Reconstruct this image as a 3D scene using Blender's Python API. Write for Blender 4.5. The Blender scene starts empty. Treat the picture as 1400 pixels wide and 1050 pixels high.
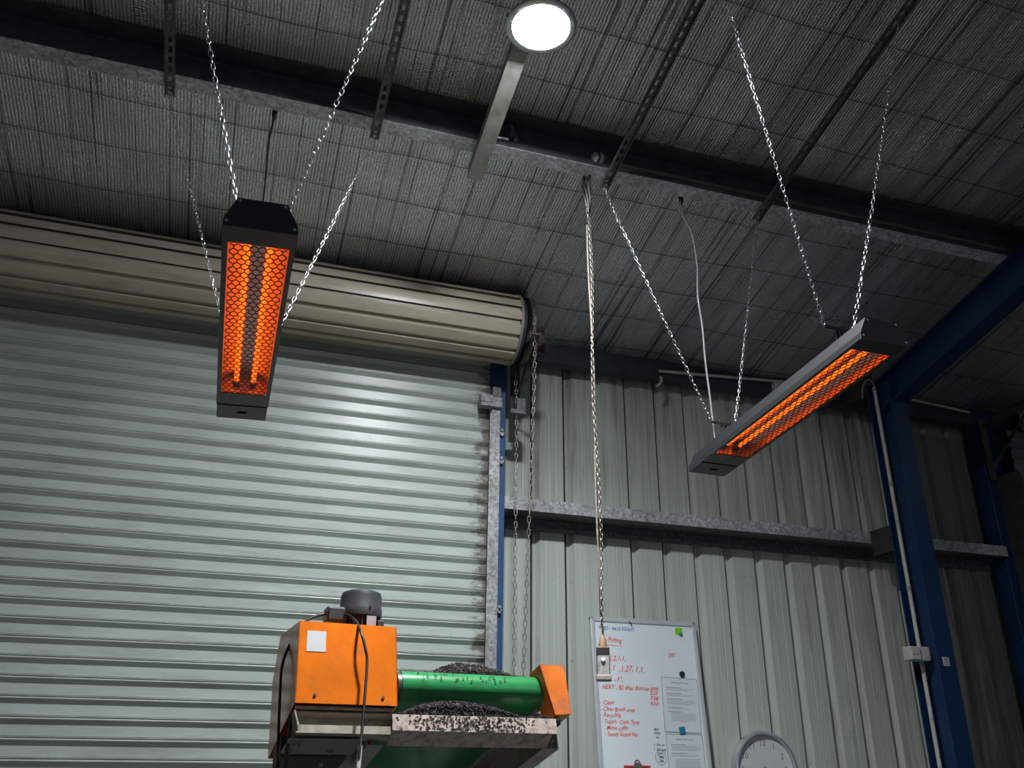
import bpy, math, random
from mathutils import Matrix, Vector

random.seed(7)
PI = math.pi
SC = bpy.context.scene
COL = SC.collection
H = 1.5                      # eye height above the floor

# ------------------------------------------------------------------ camera
def make_camera():
    yaw, pitch, roll = math.radians(17.679), math.radians(23.646), math.radians(0.5756)
    f = Vector((math.sin(yaw)*math.cos(pitch), math.cos(yaw)*math.cos(pitch), math.sin(pitch)))
    r = Vector((math.cos(yaw), -math.sin(yaw), 0))
    u = r.cross(f)
    c, s = math.cos(roll), math.sin(roll)
    r, u = r*c+u*s, u*c-r*s
    cd = bpy.data.cameras.new('camera')
    cam = bpy.data.objects.new('camera', cd)
    COL.objects.link(cam)
    m = Matrix(((r.x, u.x, -f.x, 0), (r.y, u.y, -f.y, 0), (r.z, u.z, -f.z, H), (0, 0, 0, 1)))
    cam.matrix_world = m
    cd.sensor_width = 36.0
    cd.lens = 36.0*1179.83/1400.0
    cd.clip_start = 0.02
    SC.camera = cam
make_camera()

# ------------------------------------------------------------------ world, lamps, exposure
LAMP_RADIANCE = 600.0        # the high bay lamp in view
HEAT = 1.0                   # glow of the heater tubes
w = bpy.data.worlds.new('overcast')
SC.world = w
w.use_nodes = True
w.node_tree.nodes['Background'].inputs[0].default_value = (0.62, 0.78, 1.0, 1)
w.node_tree.nodes['Background'].inputs[1].default_value = 0.6
def disk_light(name, loc, power, size=0.3, col=(0.93, 0.97, 1.0)):
    ld = bpy.data.lights.new(name, 'AREA')
    ld.shape = 'DISK'; ld.size = size; ld.energy = power; ld.color = col
    o = bpy.data.objects.new(name, ld); COL.objects.link(o)
    o.location = loc
    return o
# added fill lights, no lamp seen: one behind the camera, one to the right
disk_light('disk_light', (4.5, -2.5, 4.6), 34)
disk_light('disk_light', (6.8, 1.5, 4.6), 3)
vs = SC.view_settings
vs.view_transform = 'Standard'
vs.look = 'None'
vs.exposure = 0.0
vs.gamma = 1.0
vs.use_curve_mapping = False

# ------------------------------------------------------------------ mesh helpers
class MB:
    def __init__(self):
        self.v = []; self.f = []; self.mi = []
    def add(self, verts, faces, mi=0):
        b = len(self.v)
        self.v += [tuple(p) for p in verts]
        self.f += [tuple(i+b for i in q) for q in faces]
        self.mi += [mi]*len(faces)
        return self
    def box(self, x0, x1, y0, y1, z0, z1, M=None, mi=0):
        p = [Vector(q) for q in ((x0,y0,z0),(x1,y0,z0),(x1,y1,z0),(x0,y1,z0),(x0,y0,z1),(x1,y0,z1),(x1,y1,z1),(x0,y1,z1))]
        if M: p = [M @ q for q in p]
        return self.add(p, [(0,3,2,1),(4,5,6,7),(0,1,5,4),(1,2,6,5),(2,3,7,6),(3,0,4,7)], mi)
    def prism(self, poly, a, b, axes='yzx', M=None, mi=0):
        """closed polygon in the first two axes, extruded a..b along the third"""
        ix = ['xyz'.index(c) for c in axes]
        n = len(poly); vs_ = []
        for t in (a, b):
            for p in poly:
                q = [0, 0, 0]; q[ix[0]] = p[0]; q[ix[1]] = p[1]; q[ix[2]] = t
                q = Vector(q); vs_.append(M @ q if M else q)
        fs = [tuple(range(n)), tuple(range(2*n-1, n-1, -1))]
        fs += [(i, n+i, n+(i+1) % n, (i+1) % n) for i in range(n)]
        return self.add(vs_, fs, mi)
    def sheet(self, line, a, b, axes='yzx', M=None, mi=0, t=None):
        """open profile extruded; thickness t along the profile normal when given"""
        if t:
            n = len(line); off = []
            for i in range(n):
                p0 = line[max(i-1, 0)]; p1 = line[min(i+1, n-1)]
                d = Vector((p1[0]-p0[0], p1[1]-p0[1]))
                d.normalize()
                off.append((line[i][0]-d.y*t, line[i][1]+d.x*t))
            return self.strip_closed(line, off, a, b, axes, M, mi)
        ix = ['xyz'.index(c) for c in axes]
        n = len(line); vs_ = []
        for tt in (a, b):
            for p in line:
                q = [0, 0, 0]; q[ix[0]] = p[0]; q[ix[1]] = p[1]; q[ix[2]] = tt
                q = Vector(q); vs_.append(M @ q if M else q)
        return self.add(vs_, [(i, i+1, n+i+1, n+i) for i in range(n-1)], mi)
    def strip_closed(self, l1, l2, a, b, axes, M, mi):
        ix = ['xyz'.index(c) for c in axes]
        n = len(l1); vs_ = []
        for tt in (a, b):
            for l in (l1, l2):
                for p in l:
                    q = [0, 0, 0]; q[ix[0]] = p[0]; q[ix[1]] = p[1]; q[ix[2]] = tt
                    q = Vector(q); vs_.append(M @ q if M else q)
        fs = []
        for i in range(n-1):
            fs.append((i, i+1, 2*n+i+1, 2*n+i))
            fs.append((n+i+1, n+i, 3*n+i, 3*n+i+1))
            fs.append((i, n+i, n+i+1, i+1))
            fs.append((2*n+i, 2*n+i+1, 3*n+i+1, 3*n+i))
        fs.append((0, 2*n, 3*n, n)); fs.append((n-1, 2*n-1, 4*n-1, 3*n-1))
        return self.add(vs_, fs, mi)
    def tube(self, pts, r, n=8, closed=False, M=None, mi=0, radii=None):
        pts = [Vector(p) for p in pts]
        if M: pts = [M @ p for p in pts]
        m = len(pts); rings = []; ref = None
        for i, p in enumerate(pts):
            if closed: d = pts[(i+1) % m]-pts[i-1]
            else: d = pts[min(i+1, m-1)]-pts[max(i-1, 0)]
            d.normalize()
            if ref is None:
                ref = Vector((0, 0, 1)) if abs(d.z) < .9 else Vector((1, 0, 0))
            a = ref-d*ref.dot(d)
            if a.length < 1e-6: a = d.orthogonal()
            a.normalize(); ref = a
            b = d.cross(a)
            rr = radii[i] if radii else r
            rings.append([p+(a*math.cos(2*PI*k/n)+b*math.sin(2*PI*k/n))*rr for k in range(n)])
        vs_ = [q for g in rings for q in g]; fs = []
        for i in range(m if closed else m-1):
            j = (i+1) % m
            for k in range(n):
                l = (k+1) % n
                fs.append((i*n+k, j*n+k, j*n+l, i*n+l))
        if not closed:
            fs.append(tuple(range(n-1, -1, -1))); fs.append(tuple((m-1)*n+k for k in range(n)))
        return self.add(vs_, fs, mi)
    def lathe(self, prof, n=32, M=None, mi=0, a0=0, a1=2*PI):
        """profile of (radius, height) turned about local z"""
        full = abs(a1-a0-2*PI) < 1e-6
        steps = n if full else n+1
        vs_ = []
        for i in range(steps):
            a = a0+(a1-a0)*i/n
            for r, h in prof:
                q = Vector((r*math.cos(a), r*math.sin(a), h)); vs_.append(M @ q if M else q)
        m = len(prof); fs = []
        for i in range(n):
            j = (i+1) % steps
            for k in range(m-1):
                fs.append((i*m+k, j*m+k, j*m+k+1, i*m+k+1))
        return self.add(vs_, fs, mi)

def fix_normals(me):
    import bmesh
    bm = bmesh.new(); bm.from_mesh(me)
    bmesh.ops.remove_doubles(bm, verts=bm.verts, dist=1e-6)
    bmesh.ops.recalc_face_normals(bm, faces=bm.faces)
    bm.to_mesh(me); bm.free()

WM = {}                       # world matrix of every thing and part built so far
def obj(name, mb, mat, parent=None, smooth=False, bevel=0.0, loc=None, angle=40, clean=True):
    """links a mesh given in world coordinates as one object (part of parent, or a thing of its own)"""
    me = bpy.data.meshes.new(name)
    me.from_pydata(mb.v, [], mb.f)
    mats = mat if isinstance(mat, (list, tuple)) else [mat]
    for m_ in mats: me.materials.append(m_)
    if len(mats) > 1: me.polygons.foreach_set('material_index', mb.mi)
    o = bpy.data.objects.new(name, me); COL.objects.link(o)
    if parent is not None:
        o.parent = parent
        M = WM[parent]
    else:
        if loc is None:
            xs = [p[0] for p in mb.v]; ys = [p[1] for p in mb.v]; zs = [p[2] for p in mb.v]
            loc = ((min(xs)+max(xs))/2, (min(ys)+max(ys))/2, min(zs))
        M = Matrix.Translation(Vector(loc))
        o.matrix_world = M
    WM[o] = M
    me.transform(M.inverted())
    if clean and len(mats) == 1: fix_normals(me)
    if smooth:
        me.shade_smooth() if hasattr(me, 'shade_smooth') else None
        try: me.set_sharp_from_angle(angle=math.radians(angle))
        except Exception: pass
    me.update()
    if bevel:
        b = o.modifiers.new('bevel', 'BEVEL'); b.width = bevel; b.segments = 2
        b.limit_method = 'ANGLE'; b.angle_limit = math.radians(35)
    return o

def tag(o, label, cat, group=None):
    o['label'] = label; o['category'] = cat
    if group: o['group'] = group
    return o
def thing(name, label, cat, M, group=None):
    o = bpy.data.objects.new(name, None); COL.objects.link(o)
    if not isinstance(M, Matrix): M = Matrix.Translation(Vector(M))
    o.matrix_world = M; WM[o] = M
    o.empty_display_size = 0.1
    return tag(o, label, cat, group)
def struct_root(name, M=None):
    o = bpy.data.objects.new(name, None); COL.objects.link(o)
    M = M or Matrix.Identity(4)
    o.matrix_world = M; WM[o] = M
    o['kind'] = 'structure'
    return o
def struct(name, mb, mat, **k):
    o = obj(name, mb, mat, **k); o['kind'] = 'structure'; return o
def share(src, name, parent, M):
    """another object on the same mesh, placed by world matrix M times the mesh's own"""
    o = bpy.data.objects.new(name, src); COL.objects.link(o)
    o.parent = parent
    o.matrix_local = WM[parent].inverted() @ M
    WM[o] = M
    return o
def copy_thing(root, M, label):
    r = root.copy(); COL.objects.link(r); r.matrix_world = M; WM[r] = M
    r['label'] = label
    for ch in list(root.children):
        c = ch.copy(); COL.objects.link(c); c.parent = r; WM[c] = M
        for g in list(ch.children):
            d = g.copy(); COL.objects.link(d); d.parent = c; WM[d] = M
    return r
def frame(o, x, y, z):
    x, y, z = Vector(x), Vector(y), Vector(z)
    return Matrix(((x.x, y.x, z.x, o[0]), (x.y, y.y, z.y, o[1]), (x.z, y.z, z.z, o[2]), (0, 0, 0, 1)))
def axis_x(o):               # lathe axis along world X
    return frame(o, (0, 1, 0), (0, 0, 1), (1, 0, 0))

# ------------------------------------------------------------------ materials
class NT:
    def __init__(self, name):
        self.m = bpy.data.materials.new(name); self.m.use_nodes = True
        self.t = self.m.node_tree; self.b = self.t.nodes['Principled BSDF']
    def n(self, typ, **k):
        x = self.t.nodes.new(typ)
        for a, v in k.items():
            if a == 'ins':
                for i, val in v.items(): x.inputs[i].default_value = val
            else: setattr(x, a, v)
        return x
    def l(self, a, b): self.t.links.new(a, b)
    def coord(self, sx=1, sy=1, sz=1, gen='Object'):
        tc = self.n('ShaderNodeTexCoord'); mp = self.n('ShaderNodeMapping')
        mp.inputs['Scale'].default_value = (sx, sy, sz)
        self.l(tc.outputs[gen], mp.inputs[0]); return mp.outputs[0]
    def noise(self, vec, scale, detail=4, rough=.55):
        x = self.n('ShaderNodeTexNoise'); x.inputs['Scale'].default_value = scale
        x.inputs['Detail'].default_value = detail; x.inputs['Roughness'].default_value = rough
        self.l(vec, x.inputs['Vector']); return x.outputs['Fac']
    def ramp(self, fac, stops):
        x = self.n('ShaderNodeValToRGB'); e = x.color_ramp.elements
        while len(e) > 1: e.remove(e[-1])
        e[0].position = stops[0][0]; e[0].color = stops[0][1]
        for p, c in stops[1:]:
            k = e.new(p); k.color = c
        self.l(fac, x.inputs[0]); return x.outputs[0]
    def mix(self, fac, a, b):
        x = self.n('ShaderNodeMix'); x.data_type = 'RGBA'
        for s, i in ((fac, 0), (a, 6), (b, 7)):
            if hasattr(s, 'is_linked'): self.l(s, x.inputs[i])
            else: x.inputs[i].default_value = s
        return x.outputs[2]
    def math(self, op, a, b=0.5, clamp=False):
        x = self.n('ShaderNodeMath'); x.operation = op; x.use_clamp = clamp
        for i, s in enumerate((a, b)):
            if hasattr(s, 'is_linked'): self.l(s, x.inputs[i])
            else: x.inputs[i].default_value = s
        return x.outputs[0]
    def bump(self, h, strength=.3, dist=.01):
        x = self.n('ShaderNodeBump'); x.inputs['Strength'].default_value = strength; x.inputs['Distance'].default_value = dist
        self.l(h, x.inputs['Height']); self.l(x.outputs[0], self.b.inputs['Normal'])
def c4(c): return (c[0], c[1], c[2], 1)
def g(v): return (v, v, v, 1)

def pmat(name, col, rough=.5, metal=0.0, var=.18, scale=9, dirt=None, damt=.5, dscale=5, bump=0.0, bscale=60, stretch=(1,1,1), spec=.5):
    """painted or plain surface: colour, a little tonal variation, dirt of its own colour, fine relief"""
    m = NT(name); v = m.coord(*stretch)
    n1 = m.noise(v, scale, 4)
    lo = [c*(1-var) for c in col]; hi = [min(1, c*(1+var)) for c in col]
    out = m.ramp(n1, [(.3, c4(lo)), (.7, c4(hi))])
    if dirt:
        n2 = m.noise(v, dscale, 7, .65)
        f = m.ramp(n2, [(.62-.25*damt, g(0)), (.78-.1*damt, g(min(1, .4+damt)))])
        out = m.mix(f, out, c4(dirt))
    m.l(out, m.b.inputs['Base Color'])
    m.b.inputs['Roughness'].default_value = rough; m.b.inputs['Metallic'].default_value = metal
    m.b.inputs['Specular IOR Level'].default_value = spec
    if bump: m.bump(m.noise(v, bscale, 3), bump, .004)
    return m.m

def emis(name, col, strength):
    m = NT(name)
    m.b.inputs['Base Color'].default_value = (0.02, 0.02, 0.02, 1)
    m.b.inputs['Emission Color'].default_value = c4(col); m.b.inputs['Emission Strength'].default_value = strength
    return m.m

def galv(name, base=.42, rough=.42, metal=.75, tint=(1, 1.02, 1.05)):
    m = NT(name); v = m.coord()
    vo = m.n('ShaderNodeTexVoronoi'); vo.inputs['Scale'].default_value = 70
    m.l(v, vo.inputs['Vector'])
    sep = m.n('ShaderNodeSeparateColor'); m.l(vo.outputs['Color'], sep.inputs[0])
    col = m.ramp(sep.outputs[0], [(0, c4([base*.62*t for t in tint])), (1, c4([min(1, base*1.35*t) for t in tint]))])
    n2 = m.noise(v, 6, 6)
    col = m.mix(m.ramp(n2, [(.45, g(0)), (.75, g(.55))]), col, c4((.16, .15, .14)))
    m.l(col, m.b.inputs['Base Color'])
    m.b.inputs['Metallic'].default_value = metal
    m.l(m.ramp(sep.outputs[1], [(0, g(rough-.1)), (1, g(rough+.12))]), m.b.inputs['Roughness'])
    return m.m

def foil_mat():
    m = NT('reflective_foil'); v = m.coord()
    # rows of small air cells, blurred here and there
    wx = m.n('ShaderNodeTexWave', wave_type='BANDS', bands_direction='X'); wx.inputs['Scale'].default_value = .314/.0158
    wy = m.n('ShaderNodeTexWave', wave_type='BANDS', bands_direction='Y'); wy.inputs['Scale'].default_value = .314/.0125
    for q, d in ((wx, 2.2), (wy, 3.0)):
        q.inputs['Distortion'].default_value = d; q.inputs['Detail'].default_value = 2; q.inputs['Detail Scale'].default_value = .9
        m.l(v, q.inputs['Vector'])
    part = m.ramp(m.noise(m.coord(1.6, .9, 1), 1.3, 4, .6), [(.35, g(.15)), (.65, g(.85))])
    cells = m.math('MULTIPLY', wx.outputs['Fac'], m.math('ADD', m.math('MULTIPLY', wy.outputs['Fac'], part), m.math('SUBTRACT', 1.0, part)))
    fold = m.noise(m.coord(11, .4, 1), 1.0, 6, .62)         # long creases down the slope
    fine = m.noise(v, 60, 4, .7); glint = m.noise(v, 120, 2, .6)
    hgt = m.math('ADD', m.math('MULTIPLY', cells, .40), m.math('ADD', m.math('MULTIPLY', fold, 2.4), m.math('ADD', m.math('MULTIPLY', fine, .5), m.math('MULTIPLY', glint, .8))))
    m.bump(hgt, .55, .008)
    dust = m.noise(v, 2.0, 8, .65)
    base = m.ramp(glint, [(.30, c4((.50, .515, .54))), (.62, c4((.97, .98, 1.0)))])
    base = m.mix(m.ramp(dust, [(.42, g(0)), (.74, g(.6))]), base, c4((.50, .49, .475)))
    groove = m.ramp(cells, [(.02, g(.72)), (.17, g(0))])  # shade between the cells put into the colour
    base = m.mix(groove, base, c4((.07, .07, .075)))
    for sx_, hi in ((34, .385), (13, .335)):
        crease = m.ramp(m.noise(m.coord(sx_, .25, 1), 1.0, 2, .5), [(hi-.03, g(.72)), (hi, g(0))])  # crease shade put into the colour as dark lines
        base = m.mix(crease, base, c4((.07, .07, .08)))
    m.l(base, m.b.inputs['Base Color'])
    m.b.inputs['Metallic'].default_value = .86
    m.l(m.ramp(dust, [(.3, g(.20)), (.7, g(.42))]), m.b.inputs['Roughness'])
    return m.m

def door_mat(name, col, grime, edge_x=None):
    """factory painted steel with grime; heavier rub marks beside the guide rail"""
    m = NT(name); v = m.coord(1, 1, 1)
    geo = m.n('ShaderNodeNewGeometry'); sep = m.n('ShaderNodeSeparateXYZ'); m.l(geo.outputs['Position'], sep.inputs[0])
    mp = m.n('ShaderNodeMapping'); mp.inputs['Scale'].default_value = (1.2, 1, 7); m.l(geo.outputs['Position'], mp.inputs[0])
    mp2 = m.n('ShaderNodeMapping'); mp2.inputs['Scale'].default_value = (14, 14, 30); m.l(geo.outputs['Position'], mp2.inputs[0])
    n1 = m.noise(mp.outputs[0], 1.3, 6, .6)
    out = m.ramp(n1, [(.3, c4([c*.86 for c in col])), (.7, c4([min(1, c*1.08) for c in col]))])
    f = m.ramp(m.noise(mp.outputs[0], 2.3, 8, .7), [(.5, g(0)), (.78, g(.55))])
    out = m.mix(f, out, c4(grime))
    if edge_x is not None:
        x = m.math('SUBTRACT', sep.outputs[0], edge_x-.26)
        x = m.math('MULTIPLY', x, 1/.26, True)
        x = m.math('POWER', x, 2.2)
        n3 = m.noise(mp2.outputs[0], .9, 6, .75)
        f2 = m.ramp(m.math('ADD', m.math('MULTIPLY', x, .34), n3), [(.66, g(0)), (.80, g(.85))])
        out = m.mix(f2, out, c4((.10, .075, .055)))
    m.l(out, m.b.inputs['Base Color'])
    m.b.inputs['Roughness'].default_value = .33
    return m.m

def wall_mat():
    m = NT('wall_paint'); geo = m.n('ShaderNodeNewGeometry')
    def mp(sx, sy, sz):
        q = m.n('ShaderNodeMapping'); q.inputs['Scale'].default_value = (sx, sy, sz); m.l(geo.outputs['Position'], q.inputs[0]); return q.outputs[0]
    col = (.47, .50, .45)
    out = m.ramp(m.noise(mp(30, 1, .5), 1, 4, .6), [(.3, c4([c*.88 for c in col])), (.7, c4([c*1.1 for c in col]))])
    sep = m.n('ShaderNodeSeparateXYZ'); m.l(geo.outputs['Position'], sep.inputs[0])
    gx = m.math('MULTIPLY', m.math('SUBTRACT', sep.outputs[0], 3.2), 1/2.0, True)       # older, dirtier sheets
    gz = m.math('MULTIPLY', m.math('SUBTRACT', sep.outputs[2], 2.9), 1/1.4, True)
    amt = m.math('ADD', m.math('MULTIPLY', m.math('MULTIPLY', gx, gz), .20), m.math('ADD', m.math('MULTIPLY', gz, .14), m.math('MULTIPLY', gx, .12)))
    gr = m.math('MULTIPLY', m.math('SUBTRACT', sep.outputs[0], 4.45), 1/.5, True)       # grime deepened in the corner to carry the shade behind the column
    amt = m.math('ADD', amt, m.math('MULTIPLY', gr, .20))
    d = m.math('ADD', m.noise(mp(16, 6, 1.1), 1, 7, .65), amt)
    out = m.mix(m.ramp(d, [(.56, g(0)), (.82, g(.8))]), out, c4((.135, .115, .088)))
    sp = m.ramp(m.noise(mp(60, 60, 60), 1, 2), [(.27, g(.8)), (.30, g(0))])
    out = m.mix(sp, out, c4((.05, .045, .04)))
    m.l(out, m.b.inputs['Base Color']); m.b.inputs['Roughness'].default_value = .42
    return m.m

def mulch_mat():
    m = NT('bark_mulch'); v = m.coord()
    vo = m.n('ShaderNodeTexVoronoi'); vo.inputs['Scale'].default_value = 110; m.l(v, vo.inputs['Vector'])
    s = m.n('ShaderNodeSeparateColor'); m.l(vo.outputs['Color'], s.inputs[0])
    m.l(m.ramp(s.outputs[0], [(0, c4((.010, .008, .0065))), (.5, c4((.030, .022, .018))), (.85, c4((.060, .046, .038))), (1, c4((.15, .12, .10)))]), m.b.inputs['Base Color'])
    m.b.inputs['Roughness'].default_value = .9
    return m.m

M_FOIL = foil_mat()
M_GALV = galv('galvanised_steel')
M_GALVD = galv('dull_galvanised_steel', .17, .55, .7)
M_PURLIN = pmat('dark_purlin_steel', (.085, .09, .095), .55, .5, .25, 14, (.04, .035, .03), .4)
M_ZINC = pmat('bright_zinc', (.72, .72, .76), .25, 1.0, .1, 60)
M_RUSTY = pmat('dull_chain_steel', (.36, .34, .29), .45, .85, .3, 90, (.12, .08, .05), .5, 40)
M_BLUE = pmat('blue_steel_paint', (.0035, .026, .088), .42, 0, .18, 5, (.02, .04, .08), .4)
M_BLUEJ = pmat('blue_jamb_paint', (.028, .072, .185), .45, 0, .2, 5, (.02, .03, .06), .4)
M_WALL = wall_mat()
M_DOOR = door_mat('door_inside_paint', (.44, .485, .455), (.20, .18, .14), 1.36)
M_BARREL = door_mat('door_outside_paint', (.50, .435, .35), (.13, .095, .065))
M_DKBROWN = pmat('dark_brown_matte', (.036, .027, .019), .8, 0, .35, 9, (.085, .066, .05), .4, 14)  # dark brown for the groove faces of cladding and barrel
M_DUST = pmat('brown_dust_line', (.095, .08, .06), .8, 0, .3, 6, (.30, .31, .28), .6, 5, stretch=(1.5, 1, 1))
M_CONC = pmat('concrete', (.155, .147, .136), .7, 0, .2, 3, (.09, .082, .074), .4, 1.2, .3, 40)
M_BLACK = pmat('charcoal_powder_coat', (.013, .0145, .017), .42, 0, .1, 30)
M_REFL = pmat('polished_reflector', (.62, .50, .48), .30, .95, .08, 20)
M_TUBE = emis('glowing_element', (1.0, .115, .004), 2.3*HEAT)
M_LENS = emis('lamp_lens', (.93, .97, 1.0), LAMP_RADIANCE)
M_ALU = pmat('grey_aluminium', (.45, .47, .49), .35, .8, .08, 20)
M_ORANGE = pmat('orange_paint', (.68, .155, .012), .20, 0, .14, 7, (.36, .13, .05), .34, 8, spec=.28)
M_ORANGEW = pmat('worn_orange_paint', (.74, .17, .02), .38, 0, .2, 12, (.22, .13, .10), .5, 14)
M_BELT = pmat('green_belt', (.020, .22, .065), .30, 0, .15, 5, (.03, .06, .03), .35, 12)
M_FRAME = pmat('dusty_cream_steel', (.36, .31, .255), .6, 0, .2, 14, (.10, .07, .05), .5, 16)
M_LIP = pmat('dusty_lip_steel', (.46, .37, .325), .7, 0, .2, 30, (.12, .085, .065), .55, 45)
M_DARK = pmat('dark_machine_steel', (.05, .047, .043), .6, .3, .3, 12)
M_GREYS = pmat('grey_machine_plate', (.27, .26, .25), .5, .4, .2, 10, (.10, .085, .07), .4)
M_MOTOR = pmat('grey_motor_paint', (.052, .055, .064), .40, .2, .12, 12)
M_MOTORF = pmat('motor_fins', (.035, .037, .043), .5, .3, .2, 12)
M_RUBBER = pmat('black_cable', (.010, .010, .011), .45, 0, .1, 20)
M_GREYC = pmat('grey_cable', (.11, .115, .12), .45, 0, .1, 20)
M_MULCH = mulch_mat()
M_PVC = pmat('grey_white_plastic', (.47, .45, .41), .5, 0, .1, 10, (.24, .21, .17), .4, 9)
M_WHITE = pmat('white_board_enamel', (.74, .80, .84), .16, 0, .03, 4, (.60, .66, .70), .25, 3)
M_FRAMEA = pmat('whiteboard_rim', (.58, .61, .64), .35, .3, .06, 10)
M_PAPER = pmat('paper_sheet', (.66, .71, .75), .5, 0, .04, 5)
M_STICK = pmat('sticker_white', (.52, .52, .51), .5, 0, .03, 5)
M_RED = pmat('red_marker', (.72, .035, .045), .6, 0, .15, 80)
M_INKB = pmat('blue_marker', (.05, .16, .45), .6, 0, .15, 80)
M_INK = pmat('black_ink', (.045, .045, .05), .6, 0, .1, 80)
M_GREYINK = pmat('printed_grey', (.28, .29, .31), .6, 0, .1, 80)
M_LIME = pmat('lime_note', (.20, .62, .02), .5, 0, .1, 20)
M_TEAL = pmat('teal_magnet', (.01, .22, .34), .4, 0, .1, 20)
M_ROPE = pmat('dusty_cord', (.20, .16, .13), .8, 0, .25, 60, (.36, .32, .27), .5, 30)
M_REDP = pmat('red_clipboard', (.55, .03, .03), .4, 0, .1, 20)
M_CLOCKF = pmat('clock_face', (.68, .70, .71), .35, 0, .02, 5)
M_CLOCKR = pmat('clock_rim', (.52, .55, .60), .22, .6, .05, 5)
M_DRUM = pmat('navy_drum_paint', (.03, .032, .075), .5, .1, .3, 14, (.10, .07, .05), .4)
M_RIM = pmat('barrel_rim_steel', (.32, .28, .22), .5, .4, .25, 20)

# ------------------------------------------------------------------ roof frame: x along the wall, y down the slope, z up out of the roof
TH = math.radians(13.298)
RZ0 = 3.718+H
RF = frame((0, 0, RZ0), (1, 0, 0), (0, math.cos(TH), -math.sin(TH)), (0, math.sin(TH), math.cos(TH)))
def s_at(Y, n=0): return (Y-n*math.sin(TH))/math.cos(TH)
def roof_z(Y): return RZ0-Y*math.tan(TH)
X0, X1, YB = -4.3, 8.7, -7.0
YR = -1.2                                   # ridge

# ------------------------------------------------------------------ shell
struct('floor', MB().box(X0-.1, X1+.1, YB-3, 5.1, -.12, 0), M_CONC)

# ceiling: foil that sags a little between the safety mesh wires
def foil_n(x, s):
    a = math.sin(PI*x/.1525)**2*math.sin(PI*(s+.02)/.305)**2
    n = .0045*a+.006*math.sin(x*3.1+math.sin(s*1.7))*math.sin(s*2.3+x*.7)+.003*math.sin(x*11+s*2)
    # pulled up over each purlin, sagging between them
    for sp in (3.37, 1.72, 0.07):
        n -= .016*math.exp(-((s-sp)/.10)**2)*-1
    return n-.012
ceil = struct_root('ceiling', RF)
fb = MB()
sx0, sx1 = s_at(YR), s_at(4.96)
nx, ns = 340, 150
for j in range(ns+1):
    s = sx0+(sx1-sx0)*j/ns
    for i in range(nx+1):
        x = X0+(X1-X0)*i/nx
        fb.v.append(RF @ Vector((x, s, foil_n(x, s))))
for j in range(ns):
    for i in range(nx):
        a = j*(nx+1)+i
        fb.f.append((a, a+1, a+nx+2, a+nx+1)); fb.mi.append(0)
obj('foil_lining', fb, M_FOIL, ceil, smooth=True, angle=180, clean=False)
wires = MB()
k = 0
x = X0+.06
while x < X1:
    pts = []
    ph = random.uniform(0, 6)
    for j in range(26):
        s = .2+(sx1-.25)*j/25
        xx = x+.006*math.sin(s*2.2+ph)+.003*math.sin(s*7+ph)
        pts.append((xx, s, foil_n(xx, s)-.004))
    wires.tube(pts, .0012, 3, M=RF)
    x += .1525
s = .35
while s < sx1-.05:
    pts = []
    ph = random.uniform(0, 6)
    for j in range(100):
        xx = X0+(X1-X0)*j/99
        ss = s+.012*math.sin(xx*1.3+ph)+.006*math.sin(xx*4.1+ph)
        pts.append((xx, ss, foil_n(xx, ss)-.006))
    wires.tube(pts, .0018, 3, M=RF)
    s += .305
wo = obj('safety_mesh', wires, pmat('mesh_wire', (.03, .03, .032), .5, .6), ceil, clean=False); wo['kind'] = 'stuff'
# far slope of the roof, behind the camera
back_slope = MB()
zr = roof_z(YR)
back_slope.box(X0, X1, YB-.05, YR, 0, .02, M=Matrix(((1, 0, 0, 0), (0, 1, 0, 0), (0, math.tan(TH), 1, zr-YR*math.tan(TH)), (0, 0, 0, 1))))
obj('far_slope_lining', back_slope, M_FOIL, ceil)
roofing = MB().box(X0-.1, X1+.1, sx0, s_at(5.2), .05, .09, M=RF)
obj('roof_sheeting', roofing, M_PURLIN, ceil)

# wall of ribbed sheets: each sheet is a piece of its own
PITCH = .2265
def clad_profile():
    L = []
    for r in range(4):
        o = r*PITCH
        L += [(o, 0), (o+.010, .032), (o+.025, .032), (o+.043, .032), (o+.066, 0), (o+.122, 0), (o+.126, .0016), (o+.132, 0), (o+.170, 0), (o+.174, .0016), (o+.180, 0)]
    L.append((4*PITCH, 0))
    return L
def clad_mb(M):
    L = clad_profile(); m = MB(); per = (len(L)-1)//4
    for i in range(len(L)-1):           # darker brown along the near edge of every groove
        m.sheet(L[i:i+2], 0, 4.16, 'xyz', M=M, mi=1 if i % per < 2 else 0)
    return m
wall = struct_root('wall_back')
sheet0 = obj('cladding_sheet', clad_mb(Matrix.Translation((1.495, 5.0, 0))), [M_WALL, M_DKBROWN], wall)
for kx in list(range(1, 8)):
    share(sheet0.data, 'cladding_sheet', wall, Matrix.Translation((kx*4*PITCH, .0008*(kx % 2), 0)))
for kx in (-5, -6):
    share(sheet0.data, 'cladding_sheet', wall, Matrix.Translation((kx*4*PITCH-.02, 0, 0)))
lint = MB().box(X0, 1.5, 5.0, 5.02, 3.6, 4.16)
obj('lintel_sheet', lint, M_WALL, wall)

def side_wall(name, X, sgn):
    L = []
    y = YB
    while y < 5.02:
        L += [(y, 0), (y+.0013, .03*sgn), (y+.043, .03*sgn), (y+.078, 0)]
        y += PITCH
    mb = MB()
    mb.sheet([(p[0], X+p[1]) for p in L], 0, 4.1, 'yxz')
    mb.add([(X, YB, 4.1), (X, 5.02, 4.1), (X, YR, zr)], [(0, 1, 2)])
    struct(name, mb, M_WALL)
side_wall('wall_left', X0, -1)
side_wall('wall_right', X1, 1)
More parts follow.
